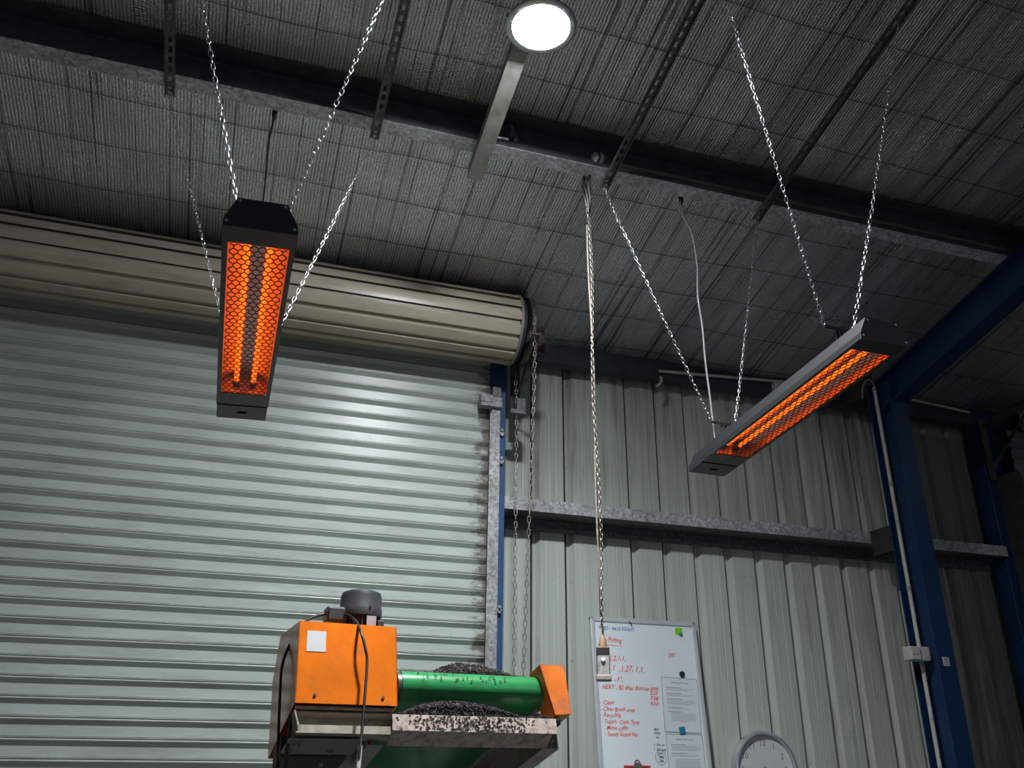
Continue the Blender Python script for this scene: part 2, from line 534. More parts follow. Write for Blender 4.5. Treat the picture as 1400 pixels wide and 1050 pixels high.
# front of the shed, behind the camera: open doorway between two panels
fw = MB()
fw.box(X0, -1.6, YB-.04, YB, 0, 4.1); fw.box(4.4, X1, YB-.04, YB, 0, 4.1); fw.box(-1.6, 4.4, YB-.04, YB, 3.5, 4.1)
fw.add([(X0, YB, 4.1), (X1, YB, 4.1), ((X0+X1)/2, YB, 4.11)], [(0, 1, 2)])
struct('wall_front', fw, M_WALL)

# ------------------------------------------------------------------ roof steel
def z_purlin(mb, s1, n0, depth, fl, x0, x1, M, t=.003, lip=.016):
    mb.box(x0, x1, s1-t, s1, n0-depth, n0, M=M)                       # web
    mb.box(x0, x1, s1-t, s1+fl, n0-depth-t, n0-depth, M=M)            # bottom flange, downhill
    mb.box(x0, x1, s1+fl-t, s1+fl, n0-depth, n0-depth+lip, M=M)
    mb.box(x0, x1, s1-fl, s1, n0, n0+t, M=M)                          # top flange, uphill
    mb.box(x0, x1, s1-fl, s1-fl+t, n0-lip, n0, M=M)
S1 = s_at(3.285)
purlin = thing('roof_purlin', 'long dark steel purlin crossing the roof above both heaters', 'beam', RF @ Matrix.Translation((1.5, S1, -.2)))
mb = MB(); z_purlin(mb, S1, -.014, .186, .070, X0, X1, RF)
obj('web', mb, M_PURLIN, purlin)  # same purlin as the flange, its shade put into a darker steel
mb = MB().box(X0, X1, S1-.002, S1+.071, -.2075, -.2035, M=RF)
obj('bottom_flange', mb, galv('purlin_flange_galv', .5, .5, .35), purlin)  # paler than the web, light from below put into the colour
mb = MB().box(X0, X1, S1-.006, S1-.003, -.062, -.058, M=RF)
obj('lap_edge', mb, M_GALVD, purlin)
mb = MB()
for px, n0, n1 in ((1.02, -.13, -.05), (1.035, -.16, -.12)):
    mb.tube([(px, S1-.014, n0), (px+.006, S1-.016, (n0+n1)/2), (px, S1-.012, n1)], .010, 8, M=RF)
mb.box(1.005, 1.045, S1-.010, S1-.003, -.108, -.092, M=RF)
mb.tube([(.93, S1-.012, -.165), (1.0, S1-.014, -.163)], .008, 8, M=RF)
obj('pipe_clip', mb, M_GALV, purlin, smooth=True)

duct = MB()
duct.box(1.545, 4.07, S1-.012, S1-.004, -.168, -.150, M=RF)
tag(obj('cable_strip', duct, pmat('dusty_brown_strip', (.16, .13, .11), .6, 0, .3, 10)), 'thin dusty brown strip lying along the purlin web, right of the pull cord', 'strip')

eave = thing('eave_purlin', 'dark navy eave purlin along the top of the ribbed wall', 'beam', (3.4, 4.86, 3.925))
mb = MB()
mb.box(1.5, X1, 4.850, 4.854, 2.428+H, 2.606+H)
mb.box(1.5, X1, 4.850, 4.93, 2.424+H, 2.428+H)
mb.box(1.5, X1, 4.80, 4.854, 2.606+H, 2.610+H)
mb.box(1.5, X1, 4.80, 4.803, 2.588+H, 2.606+H)
obj('channel', mb, pmat('navy_eave_steel', (.05, .055, .068), .5, .4, .25, 10, (.03, .028, .025), .4), eave)
mb = MB()
mb.box(1.69, 1.735, 4.74, 4.85, 2.50+H, 2.56+H); mb.box(1.66, 1.666, 4.72, 4.85, 2.47+H, 2.55+H)
mb.box(1.66, 1.70, 4.72, 4.726, 2.47+H, 2.485+H)
obj('end_cleat', mb, pmat('rusty_cleat', (.16, .10, .085), .7, .2, .3, 20), eave)

# wall girt: Z section, runs behind the column
girt = thing('wall_girt', 'galvanised horizontal girt crossing the ribbed wall at mid height', 'beam', (3.4, 4.9, 1.317+H))
mb = MB()
mb.box(1.485, 5.30, 4.800, 4.803, 1.389+H, 1.463+H)
mb.box(1.485, 5.30, 4.803, 4.812, 1.460+H, 1.463+H)
obj('front_flange', mb, galv('girt_galv', .52, .45, .45), girt)
mb = MB()
mb.box(1.485, 5.30, 4.803, 4.994, 1.389+H, 1.392+H)
obj('web', mb, M_GALVD, girt)  # shade under the girt put in as a duller steel
mb = MB()
mb.box(1.485, 5.30, 4.990, 4.994, 1.317+H, 1.389+H)
mb.box(1.485, 5.30, 4.972, 4.990, 1.317+H, 1.320+H)
obj('rear_flange', mb, M_GALVD, girt)  # duller than the front flange, its shade put into the colour
mb = MB()
mb.box(1.53, 1.66, 4.82, 4.97, 1.3868+H, 1.3888+H)
obj('lap_plate', mb, M_PURLIN, girt)

# column and rafter: blue I sections
def i_beam(mb, x0, x1, d0, d1, a, b, M, tf=.010, tw=.007):
    xm = (x0+x1)/2
    mb.box(x0, x1, d0, d0+tf, a, b, M=M); mb.box(x0, x1, d1-tf, d1, a, b, M=M)
    mb.box(xm-tw/2, xm+tw/2, d0+tf, d1-tf, a, b, M=M)
colm = thing('steel_column', 'dark blue steel column in front of the ribbed wall', 'column', (4.13, 4.44, 0))
ztop = roof_z(4.45)-.22
mb = MB(); i_beam(mb, 4.062, 4.190, 4.332, 4.545, .012, ztop, None)
obj('shaft', mb, M_BLUE, colm)
mb = MB().box(4.0, 4.25, 4.28, 4.60, 0, .012)
obj('base_plate', mb, M_BLUE, colm)
mb = MB().box(4.118, 4.126, 4.545, 4.80, 1.30+H, 1.47+H).box(4.118, 4.126, 4.545, 4.85, 2.42+H, 2.6+H)
obj('girt_cleat', mb, M_DARK, colm)
raft = thing('roof_rafter', 'dark blue steel rafter rising from the column along the roof', 'beam', RF @ Matrix.Translation((4.13, s_at(4.3), -.43)))
mb = MB()
sa, sb = s_at(YR)+.05, s_at(4.60, -.3)
Mr = RF @ Matrix(((1, 0, 0, 0), (0, 0, 1, 0), (0, 1, 0, 0), (0, 0, 0, 1)))
i_beam(mb, 4.068, 4.195, -.430, -.209, sa, sb, Mr)
obj('rafter_beam', mb, M_BLUE, raft)

# ------------------------------------------------------------------ slotted struts under the purlin
def strut(X, label):
    t = thing('slotted_strut', label, 'strut', RF @ Matrix.Translation((X, s_at(3.33), -.232)), 'slotted struts below the roof')
    a, b, n0 = s_at(1.60), s_at(3.345, -.21), -.2085
    W, D, th_ = .021, .022, .0025
    mb = MB()
    mb.box(X-W, X-W+th_, a, b, n0-D, n0, M=RF); mb.box(X+W-th_, X+W, a, b, n0-D, n0, M=RF)
    mb.box(X-W, X-W+.0042, a, b-.02, n0-D, n0-D+th_, M=RF); mb.box(X+W-.0042, X+W, a, b-.02, n0-D, n0-D+th_, M=RF)
    mb.box(X-W, X-.007, a, b, n0-th_, n0, M=RF); mb.box(X+.007, X+W, a, b, n0-th_, n0, M=RF)
    s = b
    while s > a+.05:
        mb.box(X-.007, X+.007, s-.022, s, n0-th_, n0, M=RF); s -= .050
    obj('channel', mb, M_GALVD, t)
    bt = MB().lathe([(0, -.012), (.009, -.012), (.009, 0), (0, 0)], 6, M=RF @ Matrix.Translation((X, s_at(3.318, -.2), n0-.003)))
    bt.lathe([(0, -.020), (.005, -.020), (.005, -.01)], 8, M=RF @ Matrix.Translation((X, s_at(3.318, -.2), n0-.003)))
    obj('bolt', bt, M_GALV, t)
    return t
strut(-.55, 'dark slotted strut nearest the left edge of the roof')
strut(.363, 'slotted strut running down to the purlin between the left heater and the lamp')
strut(1.55, 'slotted strut meeting the purlin beside the white junction box')
strut(2.443, 'slotted strut meeting the purlin above the right heater')

rail = thing('lamp_rail', 'pale steel channel running below the purlin up to the round lamp', 'rail', RF @ Matrix.Translation((.885, s_at(3.4), -.28)))
a, b = s_at(1.7), s_at(3.41, -.25)
mb = MB()
mb.box(.842, .846, a, b-.035, -.261, -.2095, M=RF)
mb.box(.842, .918, a, b, -.265, -.261, M=RF)
mb.box(.914, .918, a, b, -.261, -.244, M=RF)
mb.box(.842, .918, a, b-.035, -.2130, -.2095, M=RF)
mb.add([RF @ Vector(p) for p in ((.842, b-.035, -.261), (.846, b-.035, -.261), (.846, b, -.261), (.842, b, -.261), (.842, b-.035, -.2095), (.846, b-.035, -.2095))],
       [(0, 3, 2, 1), (0, 4, 3), (1, 2, 5), (2, 3, 4, 5), (0, 1, 5, 4)])
obj('channel', mb, pmat('pale_channel', (.34, .33, .30), .55, .25, .2, 12, (.15, .13, .10), .5, 10), rail)

# ------------------------------------------------------------------ the high bay lamp
LX, LY, LZ = .920, 2.537, 2.797+H
lamp = thing('high_bay_lamp', 'round high bay lamp shining white under the roof', 'lamp', (LX, LY, LZ))
ML = Matrix.Translation((LX, LY, LZ))
beam = disk_light('lamp_beam', (LX, LY, LZ-.004), 72, .23)      # the part of its light the lamp's optic sends straight down
beam.data.spread = math.radians(140)
beam.parent = lamp; beam.matrix_parent_inverse = ML.inverted()
obj('lens', MB().lathe([(0, 0), (.10, .001), (.119, .006), (.119, .012), (0, .012)], 48, M=ML), M_LENS, lamp, smooth=True)
obj('housing', MB().lathe([(.121, .002), (.138, .000), (.148, .006), (.148, .016), (.120, .024), (.075, .030), (.07, .036), (0, .036)], 48, M=ML), M_ALU, lamp, smooth=True)
mb = MB()
for kk in range(28):
    an = 2*PI*kk/28
    mb.box(.07, .140, -.002, .002, .014, .034, M=ML @ Matrix.Rotation(an, 4, 'Z'))
obj('cooling_fin', mb, M_ALU, lamp)
mb = MB().tube([(-.150, 0, .010), (-.150, 0, .034), (-.05, 0, .040), (.05, 0, .040), (.150, 0, .034), (.150, 0, .010)], .004, 8, M=ML)
mb.box(-.02, .02, -.02, .02, .034, .046, M=ML)
obj('hanging_bracket', mb, M_GALV, lamp)

# ------------------------------------------------------------------ roller door
YD = 4.72
def slat_line(top):
    return [(YD, top), (YD, top-.0472), (YD, top-.0500), (YD, top-.0530), (YD+.0075, top-.0536), (YD+.0075, top-.0562), (YD-.0020, top-.0572), (YD-.0190, top-.0610), (YD-.0200, top-.0640), (YD-.0185, top-.0668), (YD, top-.0887)]
def slat_mb(top, a, b):
    L = slat_line(top)
    return MB().sheet(L[:2], a, b, 'yzx').sheet(L[1:3], a, b, 'yzx', mi=1).sheet(L[2:4], a, b, 'yzx').sheet(L[3:7], a, b, 'yzx', mi=1).sheet(L[6:], a, b, 'yzx')
door = struct_root('door_1', Matrix.Translation((-.5, YD, 0)))
door['label'] = 'ribbed grey green roller door, closed, below its rolled up barrel'
s0 = obj('slat', slat_mb(2.346, -2.40, 1.36), [M_DOOR, M_DUST], door)
for kx in range(-25, 18):
    if kx: share(s0.data, 'slat', door, WM[s0] @ Matrix.Translation((0, 0, kx*.0887)))
BY, BZ, BR = 4.500, 2.428+H, .217
def barrel(door_o, x0, x1, tag_mat):
    core = obj('barrel', MB().lathe([(.02, x0+.005), (BR-.016, x0+.005), (BR-.016, x1-.005), (.02, x1-.005)], 60, M=axis_x((0, BY, BZ))), tag_mat, door_o, smooth=True)
    n = 15
    def arc(a0):
        da = 2*PI/n
        flat = [(BY+BR*math.cos(a0+da*.64*q/5), BZ+BR*math.sin(a0+da*.64*q/5)) for q in range(6)]
        groove = [flat[-1]]
        for fr, rr in ((.68, BR-.026), (.90, BR-.026), (1.0, BR)):
            groove.append((BY+rr*math.cos(a0+da*fr), BZ+rr*math.sin(a0+da*fr)))
        return flat, groove
    first = None
    for q in range(n):
        if first is None:
            fl, gv = arc(.11)
            first = obj('slat', MB().sheet(fl, x0, x1, 'yzx').sheet(gv[:-1], x0, x1, 'yzx', mi=1).sheet(gv[-2:], x0, x1, 'yzx'), [tag_mat, M_DKBROWN], core)  # groove faces set darker brown than the flats
        else:
            T = Matrix.Translation((0, BY, BZ)) @ Matrix.Rotation(2*PI*q/n, 4, 'X') @ Matrix.Translation((0, -BY, -BZ))
            share(first.data, 'slat', core, T @ WM[core])
    return core
barrel(door, -2.45, 1.425, M_BARREL)
mb = MB().lathe([(BR-.01, 1.423), (BR+.006, 1.423), (BR+.006, 1.4385), (BR-.008, 1.4385), (BR-.008, 1.43)], 64, M=axis_x((0, BY, BZ)))
obj('barrel_rim', mb, M_RIM, door, smooth=True)
mb = MB().lathe([(.02, 1.40), (BR-.012, 1.42), (BR-.012, 1.462), (BR-.035, 1.466), (BR-.05, 1.455), (.05, 1.455), (.05, 1.50), (.02, 1.50)], 64, M=axis_x((0, BY, BZ)))
obj('drum_wheel', mb, M_DRUM, door, smooth=True)
CWX, CWR = 1.505, .203
mb = MB().lathe([(.03, CWX-.012), (CWR-.015, CWX-.012), (CWR+.006, CWX-.016), (CWR-.004, CWX-.004), (CWR-.004, CWX+.004), (CWR+.006, CWX+.016), (CWR-.015, CWX+.012), (.03, CWX+.012)], 56, M=axis_x((0, BY, BZ)))
obj('chain_wheel', mb, pmat('worn_wheel_steel', (.10, .09, .085), .5, .5, .3, 20), door, smooth=True)
# chain guide hoop round the front of the wheel
mb = MB()
gy = BY-CWR-.012
mb.box(CWX-.03, CWX+.03, gy-.012, gy+.03, BZ-.125, BZ-.115)
mb.box(CWX-.034, CWX-.028, gy-.012, gy+.06, BZ-.150, BZ-.105); mb.box(CWX+.028, CWX+.034, gy-.012, gy+.06, BZ-.150, BZ-.105)
mb.tube([(CWX+.034, gy+.03, BZ-.12), (CWX+.034, BY-.05, BZ-.30), (CWX+.02, BY+.22, BZ-.32)], .007, 6)
obj('chain_guide', mb, pmat('brown_guide_steel', (.15, .13, .115), .5, .5, .3, 20), door)
# end bracket that carries the axle
def end_bracket(parent, X, sgn, yfar=4.78):
    m = MB()
    m.box(X-.004, X+.004, BY-.13, yfar, BZ-.045, BZ+.005)
    m.prism([(BY-.13, BZ-.045), (BY-.10, BZ-.045), (yfar, BZ-.36), (yfar, BZ-.41)], X-.004, X+.004, 'yzx')
    m.box(X-.03, X+.03, yfar, yfar+.012, BZ-.46, BZ+.03)
    m.tube([(X-.07*sgn, BY, BZ), (X+.02*sgn, BY, BZ)], .016, 12)
    return m
obj('end_bracket', end_bracket(None, 1.545, 1), M_DARK, door)
mb = MB().box(1.46, 1.555, 4.60, 4.70, BZ-.50, BZ-.475).box(1.50, 1.555, 4.60, 4.66, BZ-.475, BZ-.40)
obj('chain_keeper', mb, M_GALVD, door)
# guide rail on the jamb post
mb = MB()
mb.box(1.350, 1.414, 4.664, 4.668, 0, 2.01+H); mb.box(1.410, 1.414, 4.668, 4.755, 0, 2.01+H)
mb.box(1.350, 1.414, 4.751, 4.755, 0, 2.01+H); mb.box(1.414, 1.474, 4.751, 4.755, 0, .001+H)
obj('guide_rail', mb, galv('guide_rail_steel', .36, .5, .35), door)
mb = MB().box(1.368, 1.418, 4.67, 4.755, 2.01+H, 2.11+H)
obj('rail_lead_in', mb, M_GALVD, door)
mb = MB().box(1.276, 1.352, 4.61, 4.664, 1.983+H, 2.030+H).box(1.352, 1.418, 4.635, 4.664, 1.965+H, 2.03+H)
mb.box(1.276, 1.352, 4.61, 4.664, 1.955+H, 1.981+H)
obj('door_stop', mb, galv('stop_block_steel', .28, .55, .35), door, bevel=.003)
for zz in (1.86, 1.68, .80, .35):
    mb = MB()
    for dz in (0, -.028):
        mb.lathe([(0, -.018), (.010, -.018), (.010, 0), (0, 0)], 6, M=frame((1.449, 4.752, zz+dz+H), (1, 0, 0), (0, 0, 1), (0, 1, 0)))
    mb.box(1.434, 1.466, 4.744, 4.751, zz-.022+H, zz-.008+H)
    obj('rail_bolt', mb, M_GALV, door)
# far guide, outside the picture on the left
obj('guide_rail', MB().box(-2.46, -2.38, 4.66, 4.755, 0, 3.55), M_GALV, door)
jamb = tag(obj('jamb_post', MB().box(1.362, 1.478, 4.757, 4.992, 0, 2.40+H), M_BLUEJ, bevel=.004), 'blue steel jamb post behind the galvanised door guide rail', 'post')
obj('jamb_column', MB().box(-2.58, -2.40, 4.757, 4.99, 0, 3.9), M_BLUEJ, door)

# second roller door in the dark corner on the right
post2 = tag(obj('jamb_post', MB().box(5.30, 5.47, 4.83, 4.965, 0, 2.55+H), M_BLUE, bevel=.004), 'dark blue jamb post in the shadowed right hand corner', 'post')
door2 = struct_root('door_2', Matrix.Translation((6.5, YD, 0)))
door2['label'] = 'second roller door in the dark corner, only its edge in view'
s2 = obj('slat', slat_mb(2.346, 5.46, 8.3), [door_mat('dark_door_paint', (.16, .175, .185), (.08, .07, .06)), M_DKBROWN], door2)
for kx in range(-25, 18):
    if kx: share(s2.data, 'slat', door2, WM[s2] @ Matrix.Translation((0, 0, kx*.0887)))
barrel(door2, 5.62, 8.4, M_BARREL)
obj('guide_rail', MB().box(5.38, 5.44, 4.66, 4.83, 0, 2.0+H), M_DARK, door2)
obj('end_bracket', end_bracket(None, 5.33, -1, 4.80), pmat('dark_bracket_steel', (.09, .085, .08), .55, .4, .3, 14), door2)

# ------------------------------------------------------------------ hand chain of the door: every link its own piece
def stadium(L, W, r, n=6, seg=5):
    pts = []
    h = (L-W)/2
    for q in range(seg+1):
        a = PI*q/seg; pts.append((math.cos(a)*(W/2-r), 0, h+math.sin(a)*(W/2-r)))
    for q in range(seg+1):
        a = PI+PI*q/seg; pts.append((math.cos(a)*(W/2-r), 0, -h+math.sin(a)*(W/2-r)))
    return MB().tube(pts, r, n, closed=True)
def link_mesh(name, L, W, r, mat, n=6, seg=5):
    mb = stadium(L, W, r, n, seg)
    me = bpy.data.meshes.new(name); me.from_pydata(mb.v, [], mb.f); me.materials.append(mat)
    fix_normals(me); me.shade_smooth(); me.update()
    return me
def along(pts, step):
    """points at equal spacing on a polyline, with tangents"""
    pts = [Vector(p) for p in pts]; out = []; need = 0.0
    for a, b in zip(pts, pts[1:]):
        d = b-a; L = d.length; t = need
        while t <= L:
            out.append((a+d*(t/L), d.normalized())); t += step
        need = t-L
    return out
def run_chain(t, me, pts, step, twist0=0.0, turn=PI/2, wob=.12, flat=None):
    flat = flat or Vector((0, 1, 0))
    for i, (p, d) in enumerate(along(pts, step)):
        z = d
        y = flat-z*flat.dot(z)
        if y.length < 1e-4: y = z.orthogonal()
        y.normalize(); x = y.cross(z)
        M = frame(p, x, y, z) @ Matrix.Rotation(twist0+i*turn+random.uniform(-wob, wob), 4, 'Z')
        share(me, 'link', t, M)
def sag(a, b, amt, n=14):
    a, b = Vector(a), Vector(b)
    return [a.lerp(b, i/n)+Vector((0, 0, -amt*math.sin(PI*i/n))) for i in range(n+1)]
hand = thing('hand_chain', 'long steel hand chain hanging in a loop from the barrel beside the door', 'chain', (CWX, BY, .9))
HL = link_mesh('link', .0405, .0215, .0026, M_RUSTY)
path = []
for q in range(9):
    a = PI*.04+(PI*.94)*q/8          # over the top of the wheel, back to front
    path.append((CWX, BY+(CWR+.003)*math.cos(a), BZ+(CWR+.003)*math.sin(a)))
back = [(CWX+.0, 4.645, .95), (CWX, 4.635, 1.9), (CWX, 4.625, 2.9), (CWX, 4.62, BZ-.42), (CWX, 4.66, BZ-.2)]
front = [(CWX, BY-CWR-.003, BZ-.10), (CWX, 4.288, BZ-.3), (CWX, 4.40, 2.6), (CWX, 4.505, 1.7), (CWX, 4.56, 1.1), (CWX, 4.60, .90)]
run_chain(hand, HL, back+path+front, .0346, flat=Vector((.25, .97, 0)).normalized())

# ------------------------------------------------------------------ heaters
def rot_frame(C, yaw, pit, rol):
    cy, sy = math.cos(yaw), math.sin(yaw); cp, sp = math.cos(pit), math.sin(pit)
    l = Vector((sy*cp, cy*cp, sp)); w0 = Vector((cy, -sy, 0)); n0 = w0.cross(l)
    wv = w0*math.cos(rol)+n0*math.sin(rol); n = n0*math.cos(rol)-w0*math.sin(rol)
    return frame(C, wv, l, n)
HM1 = rot_frame((-.049, 2.565, 1.192+H), math.radians(-.06), math.radians(-1.284), math.radians(2.3))
HM2 = rot_frame((1.987, 2.713, 1.256+H), math.radians(2.488), math.radians(-2.87), math.radians(-1.887))
HW, HLn = .0885, .6425
def make_heater(M, label):
    t = thing('radiant_heater', label, 'heater', M, 'radiant heaters hung from the roof')
    sec = [(-HW, 0), (-HW, .022), (-.060, .084), (.060, .084), (HW, .022), (HW, 0)]
    mb = MB()
    # side rims, slopes and top as bent sheet
    mb.sheet(sec, -HLn+.004, .512, 'xzy', M=M, t=.002)
    # underside plates round the opening
    mb.box(-HW, -.0765, -.572, .41, 0, .002, M=M); mb.box(.0765, HW, -.572, .41, 0, .002, M=M)
    mb.box(-HW, HW, -HLn, -.570, 0, .002, M=M); mb.box(-HW, HW, .408, .507, 0, .002, M=M)
    obj('housing', mb, M_BLACK, t)
    cap = [(-HW-.001, -.001), (-HW-.001, .023), (-.061, .0855), (.061, .0855), (HW+.001, .023), (HW+.001, -.001)]
    obj('end_cap', MB().prism(cap, -HLn-.003, -HLn+.004, 'xzy', M=M), pmat('black_end_cap', (.016, .018, .022), .5, 0, .1, 20), t)
    mb = MB(); 
    for sx in (-1, 1):
        mb.lathe([(0, -.004), (.004, -.004), (.004, 0)], 8, M=M @ frame((sx*.055, -HLn-.002, .076), (1, 0, 0), (0, 0, 1), (0, 1, 0)))
        mb.lathe([(0, -.004), (.004, -.004), (.004, 0)], 8, M=M @ frame((sx*.082, -HLn-.002, .012), (1, 0, 0), (0, 0, 1), (0, 1, 0)))
    obj('screw', mb, M_ZINC, t)
    ctl = obj('control_box', MB().prism([(-HW, -.002), (-HW, .022), (-.060, .084), (.060, .084), (HW, .022), (HW, -.002)], .5145, HLn, 'xzy', M=M), M_BLACK, t, bevel=.002)
    bd = MB()
    bd.lathe([(0, -.0035), (.011, -.0035), (.012, -.002)], 20, M=M @ Matrix.Translation((0, .575, 0)) @ Matrix.Diagonal((1.7, .75, 1, 1)))
    obj('badge', bd, pmat('black_badge', (.002, .002, .002), .9, spec=.0), ctl)
    # reflector trough
    mb = MB()
    tr = [(-.0765, .003), (-.074, .024), (-.060, .048), (-.043, .060), (-.034, .062), (.034, .062), (.043, .060), (.060, .048), (.074, .024), (.0765, .003)]
    mb.sheet(tr, -.570, .405, 'xzy', M=M)
    mb.prism(tr, -.5725, -.5705, 'xzy', M=M); mb.prism(tr, .4055, .4075, 'xzy', M=M)
    obj('reflector', mb, M_REFL, t, smooth=True, angle=60)
    for sx in (-1, 1):
        obj('heating_element', MB().tube([(sx*.0285, -.545, .040), (sx*.0285, -.2, .040), (sx*.0285, .1, .040), (sx*.0285, .375, .040)], .0085, 12, M=M), M_TUBE, t, smooth=True)
        mb = MB().tube([(sx*.0285, .375, .040), (sx*.0285, .402, .040)], .012, 10, M=M).tube([(sx*.0285, -.568, .040), (sx*.0285, -.545, .040)], .012, 10, M=M)
        obj('element_holder', mb, pmat('ceramic', (.25, .2, .18), .6), t)
    # hexagon mesh grille
    gm = MB()
    px_, py_ = .0203, .0227                       # cell width, row pitch along the heater
    rows = int(.98/py_)
    wv = .0016
    def bar(p, q):
        p, q = Vector((p[0], p[1], 0)), Vector((q[0], q[1], 0))
        if max(abs(p.x), abs(q.x)) > .0785 or max(p.y, q.y) > .411 or min(p.y, q.y) < -.574: return
        d = (q-p).normalized(); nn = Vector((-d.y, d.x, 0))*wv
        p = p-d*wv*.5; q = q+d*wv*.5
        a = [p-nn, q-nn, q+nn, p+nn]
        gm.add([M @ Vector((v_.x, v_.y, -.0004)) for v_ in a]+[M @ Vector((v_.x, v_.y, .0012)) for v_ in a],
               [(0, 1, 2, 3), (0, 4, 5, 1), (2, 6, 7, 3)])
    for r in range(-1, rows+2):
        yy = -.572+r*py_
        off = 0 if r % 2 else px_/2
        for i in range(-5, 6):
            x_ = i*px_+off
            bar((x_, yy-py_*.27), (x_, yy+py_*.27))
            for sgx in (-1, 1): bar((x_, yy+py_*.27), (x_+sgx*px_/2, yy+py_*.73))
    obj('grille', gm, pmat('black_grille', (.012, .012, .013), .5), t, clean=False)
    # hanger brackets
    for l_ in (-.43, .45):
        mb = MB()
        mb.box(-.062, .062, l_-.008, l_+.008, .171, .175, M=M)
        mb.prism([(-.062, .171), (.062, .171), (.020, .160), (-.020, .160)], l_-.0075, l_-.0055, 'xzy', M=M)
        for sx in (-.0085, .0085):
            mb.tube([(sx, l_, .083), (sx, l_, .172)], .0045, 8, M=M)
        mb.box(-.025, .025, l_-.015, l_+.015, .084, .088, M=M)
        obj('hanger_bracket', mb, M_BLACK, t)
    return t
heater1 = make_heater(HM1, 'black radiant heater with glowing orange grille in front of the roller door barrel')
heater2 = copy_thing(heater1, HM2, 'black radiant heater with glowing orange grille in front of the blue column')

# chains and cables of the heaters
JL = link_mesh('link', .0300, .0135, .0013, M_ZINC, 5, 4)
def hang(a, b, label):
    t = thing('hanging_chain', label, 'chain', Vector(b), 'heater hanging chains')
    run_chain(t, JL, sag(a, b, .012), .0245, random.uniform(0, PI), PI/2, .25)
def up(X, Y): 
    p = RF @ Vector((X, s_at(Y, -.22), -.232)); return p
names = {
 (1, -1, 0): 'bright chain from the near end of the left heater, its left one, crossing the purlin',
 (1, 1, 0): 'bright chain from the near end of the left heater, slanting right past the second strut',
 (1, -1, 1): 'chain left of the left heater, from its far end up to the first strut',
 (1, 1, 1): 'chain right of the left heater, from its far end up to the second strut',
 (2, -1, 0): 'bright chain from the near end of the right heater, the left one crossing the purlin',
 (2, 1, 0): 'bright chain from the near end of the right heater, the steep one on the right',
 (2, -1, 1): 'chain from the far end of the right heater, left of its grey cable',
 (2, 1, 1): 'chain from the far end of the right heater, right of its grey cable'}
for hi, HM, xs_ in ((1, HM1, (-.55, .363)), (2, HM2, (1.55, 2.443))):
    for si, sx in enumerate((-1, 1)):
        for fi, (l_, Yt) in enumerate(((-.43, 2.17), (.45, 3.335))):
            hang(up(xs_[si], Yt), HM @ Vector((sx*.060, l_, .178)), names[(hi, sx, fi)])
def cable(name, pts, r, mat, label, cat='cable', n=8, parent=None):
    # smooth the polyline with Catmull-Rom
    P = [Vector(p) for p in pts]; out = []
    for i in range(len(P)-1):
        p0, p1, p2, p3 = P[max(i-1, 0)], P[i], P[i+1], P[min(i+2, len(P)-1)]
        for k_ in range(6):
            t_ = k_/6
            out.append(.5*((2*p1)+(p2-p0)*t_+(2*p0-5*p1+4*p2-p3)*t_*t_+(3*p1-p0-3*p2+p3)*t_**3))
    out.append(P[-1])
    o = obj(name, MB().tube(out, r, n), mat, parent, smooth=True, angle=80)
    if parent is None: tag(o, label, cat)
    return o
def heater_cable(pts, r0, mat, label):
    t = thing('heater_cable', label, 'cable', Vector(pts[0]))
    cable('flex', pts, r0, mat, None, parent=t)
    p = Vector(pts[0])
    obj('grommet', MB().lathe([(0, .012), (.010, .012), (.013, 0), (.010, -.030), (.006, -.045), (0, -.045)], 14, M=Matrix.Translation(p)), M_RUBBER, t, smooth=True)
heater_cable([(-.098, 3.335, 2.735+H), (-.099, 3.32, 2.66+H), (-.104, 3.30, 2.55+H), (-.098, 3.24, 2.40+H), (-.083, 3.15, 2.14+H), (-.07, 3.05, 1.7+H), (-.06, 3.04, 1.27+H)], .0052, M_RUBBER,
             'dark cable dropping from the purlin to the left heater')
heater_cable([(1.989, 3.335, 2.735+H), (1.992, 3.33, 2.62+H), (2.015, 3.30, 2.50+H), (2.018, 3.28, 2.30+H), (1.988, 3.25, 2.10+H), (1.998, 3.25, 1.94+H), (1.998, 3.25, 1.75+H), (2.0, 3.24, 1.55+H), (1.994, 3.22, 1.315+H)], .0055, M_GREYC,
             'grey cable dropping in a curve from the purlin to the right heater')

# ------------------------------------------------------------------ pull cord with pendant switch
pend = thing('pendant_switch', 'grey pendant switch hanging on a dusty chain and cord in front of the whiteboard', 'switch', (1.458, 3.33, .298+H))
PX, PY = 1.447, 3.33
mb = MB()
pts = [(PX+.010*z_, PY, 0) for z_ in (0, 1)]
cz = [2.66, 2.55, 2.48, 2.30, 2.10, 1.90, 1.70, 1.5, 1.3, 1.1, .9, .7, .47]
cp = [(PX+.008*(2.66-z_)/2.2+.005*math.sin(z_*5.0), PY+.005*math.cos(z_*5.0), z_+H) for z_ in cz]
cable('cord', cp, .0045, M_ROPE, None, parent=pend, n=7)
mb = MB()
for i, (p, d) in enumerate(along([(PX+.008*(2.62-z_)/2.2-.008*math.sin(z_*5)+.002, PY-.009, z_+H) for z_ in [2.62-.045*q for q in range(48)]], .0205)):
    st = stadium(.0260, .0160, .0019, 5, 3)
    M_ = frame(p, (1, 0, 0), (0, 1, 0), (0, 0, 1)) @ Matrix.Rotation((i % 2)*PI/2+.5, 4, 'Z')
    mb.add([M_ @ Vector(v_) for v_ in st.v], st.f)
obj('chain', mb, pmat('dusty_chain', (.30, .27, .23), .5, .6, .25, 60, (.14, .10, .07), .4, 30), pend, clean=False)
mb = MB()
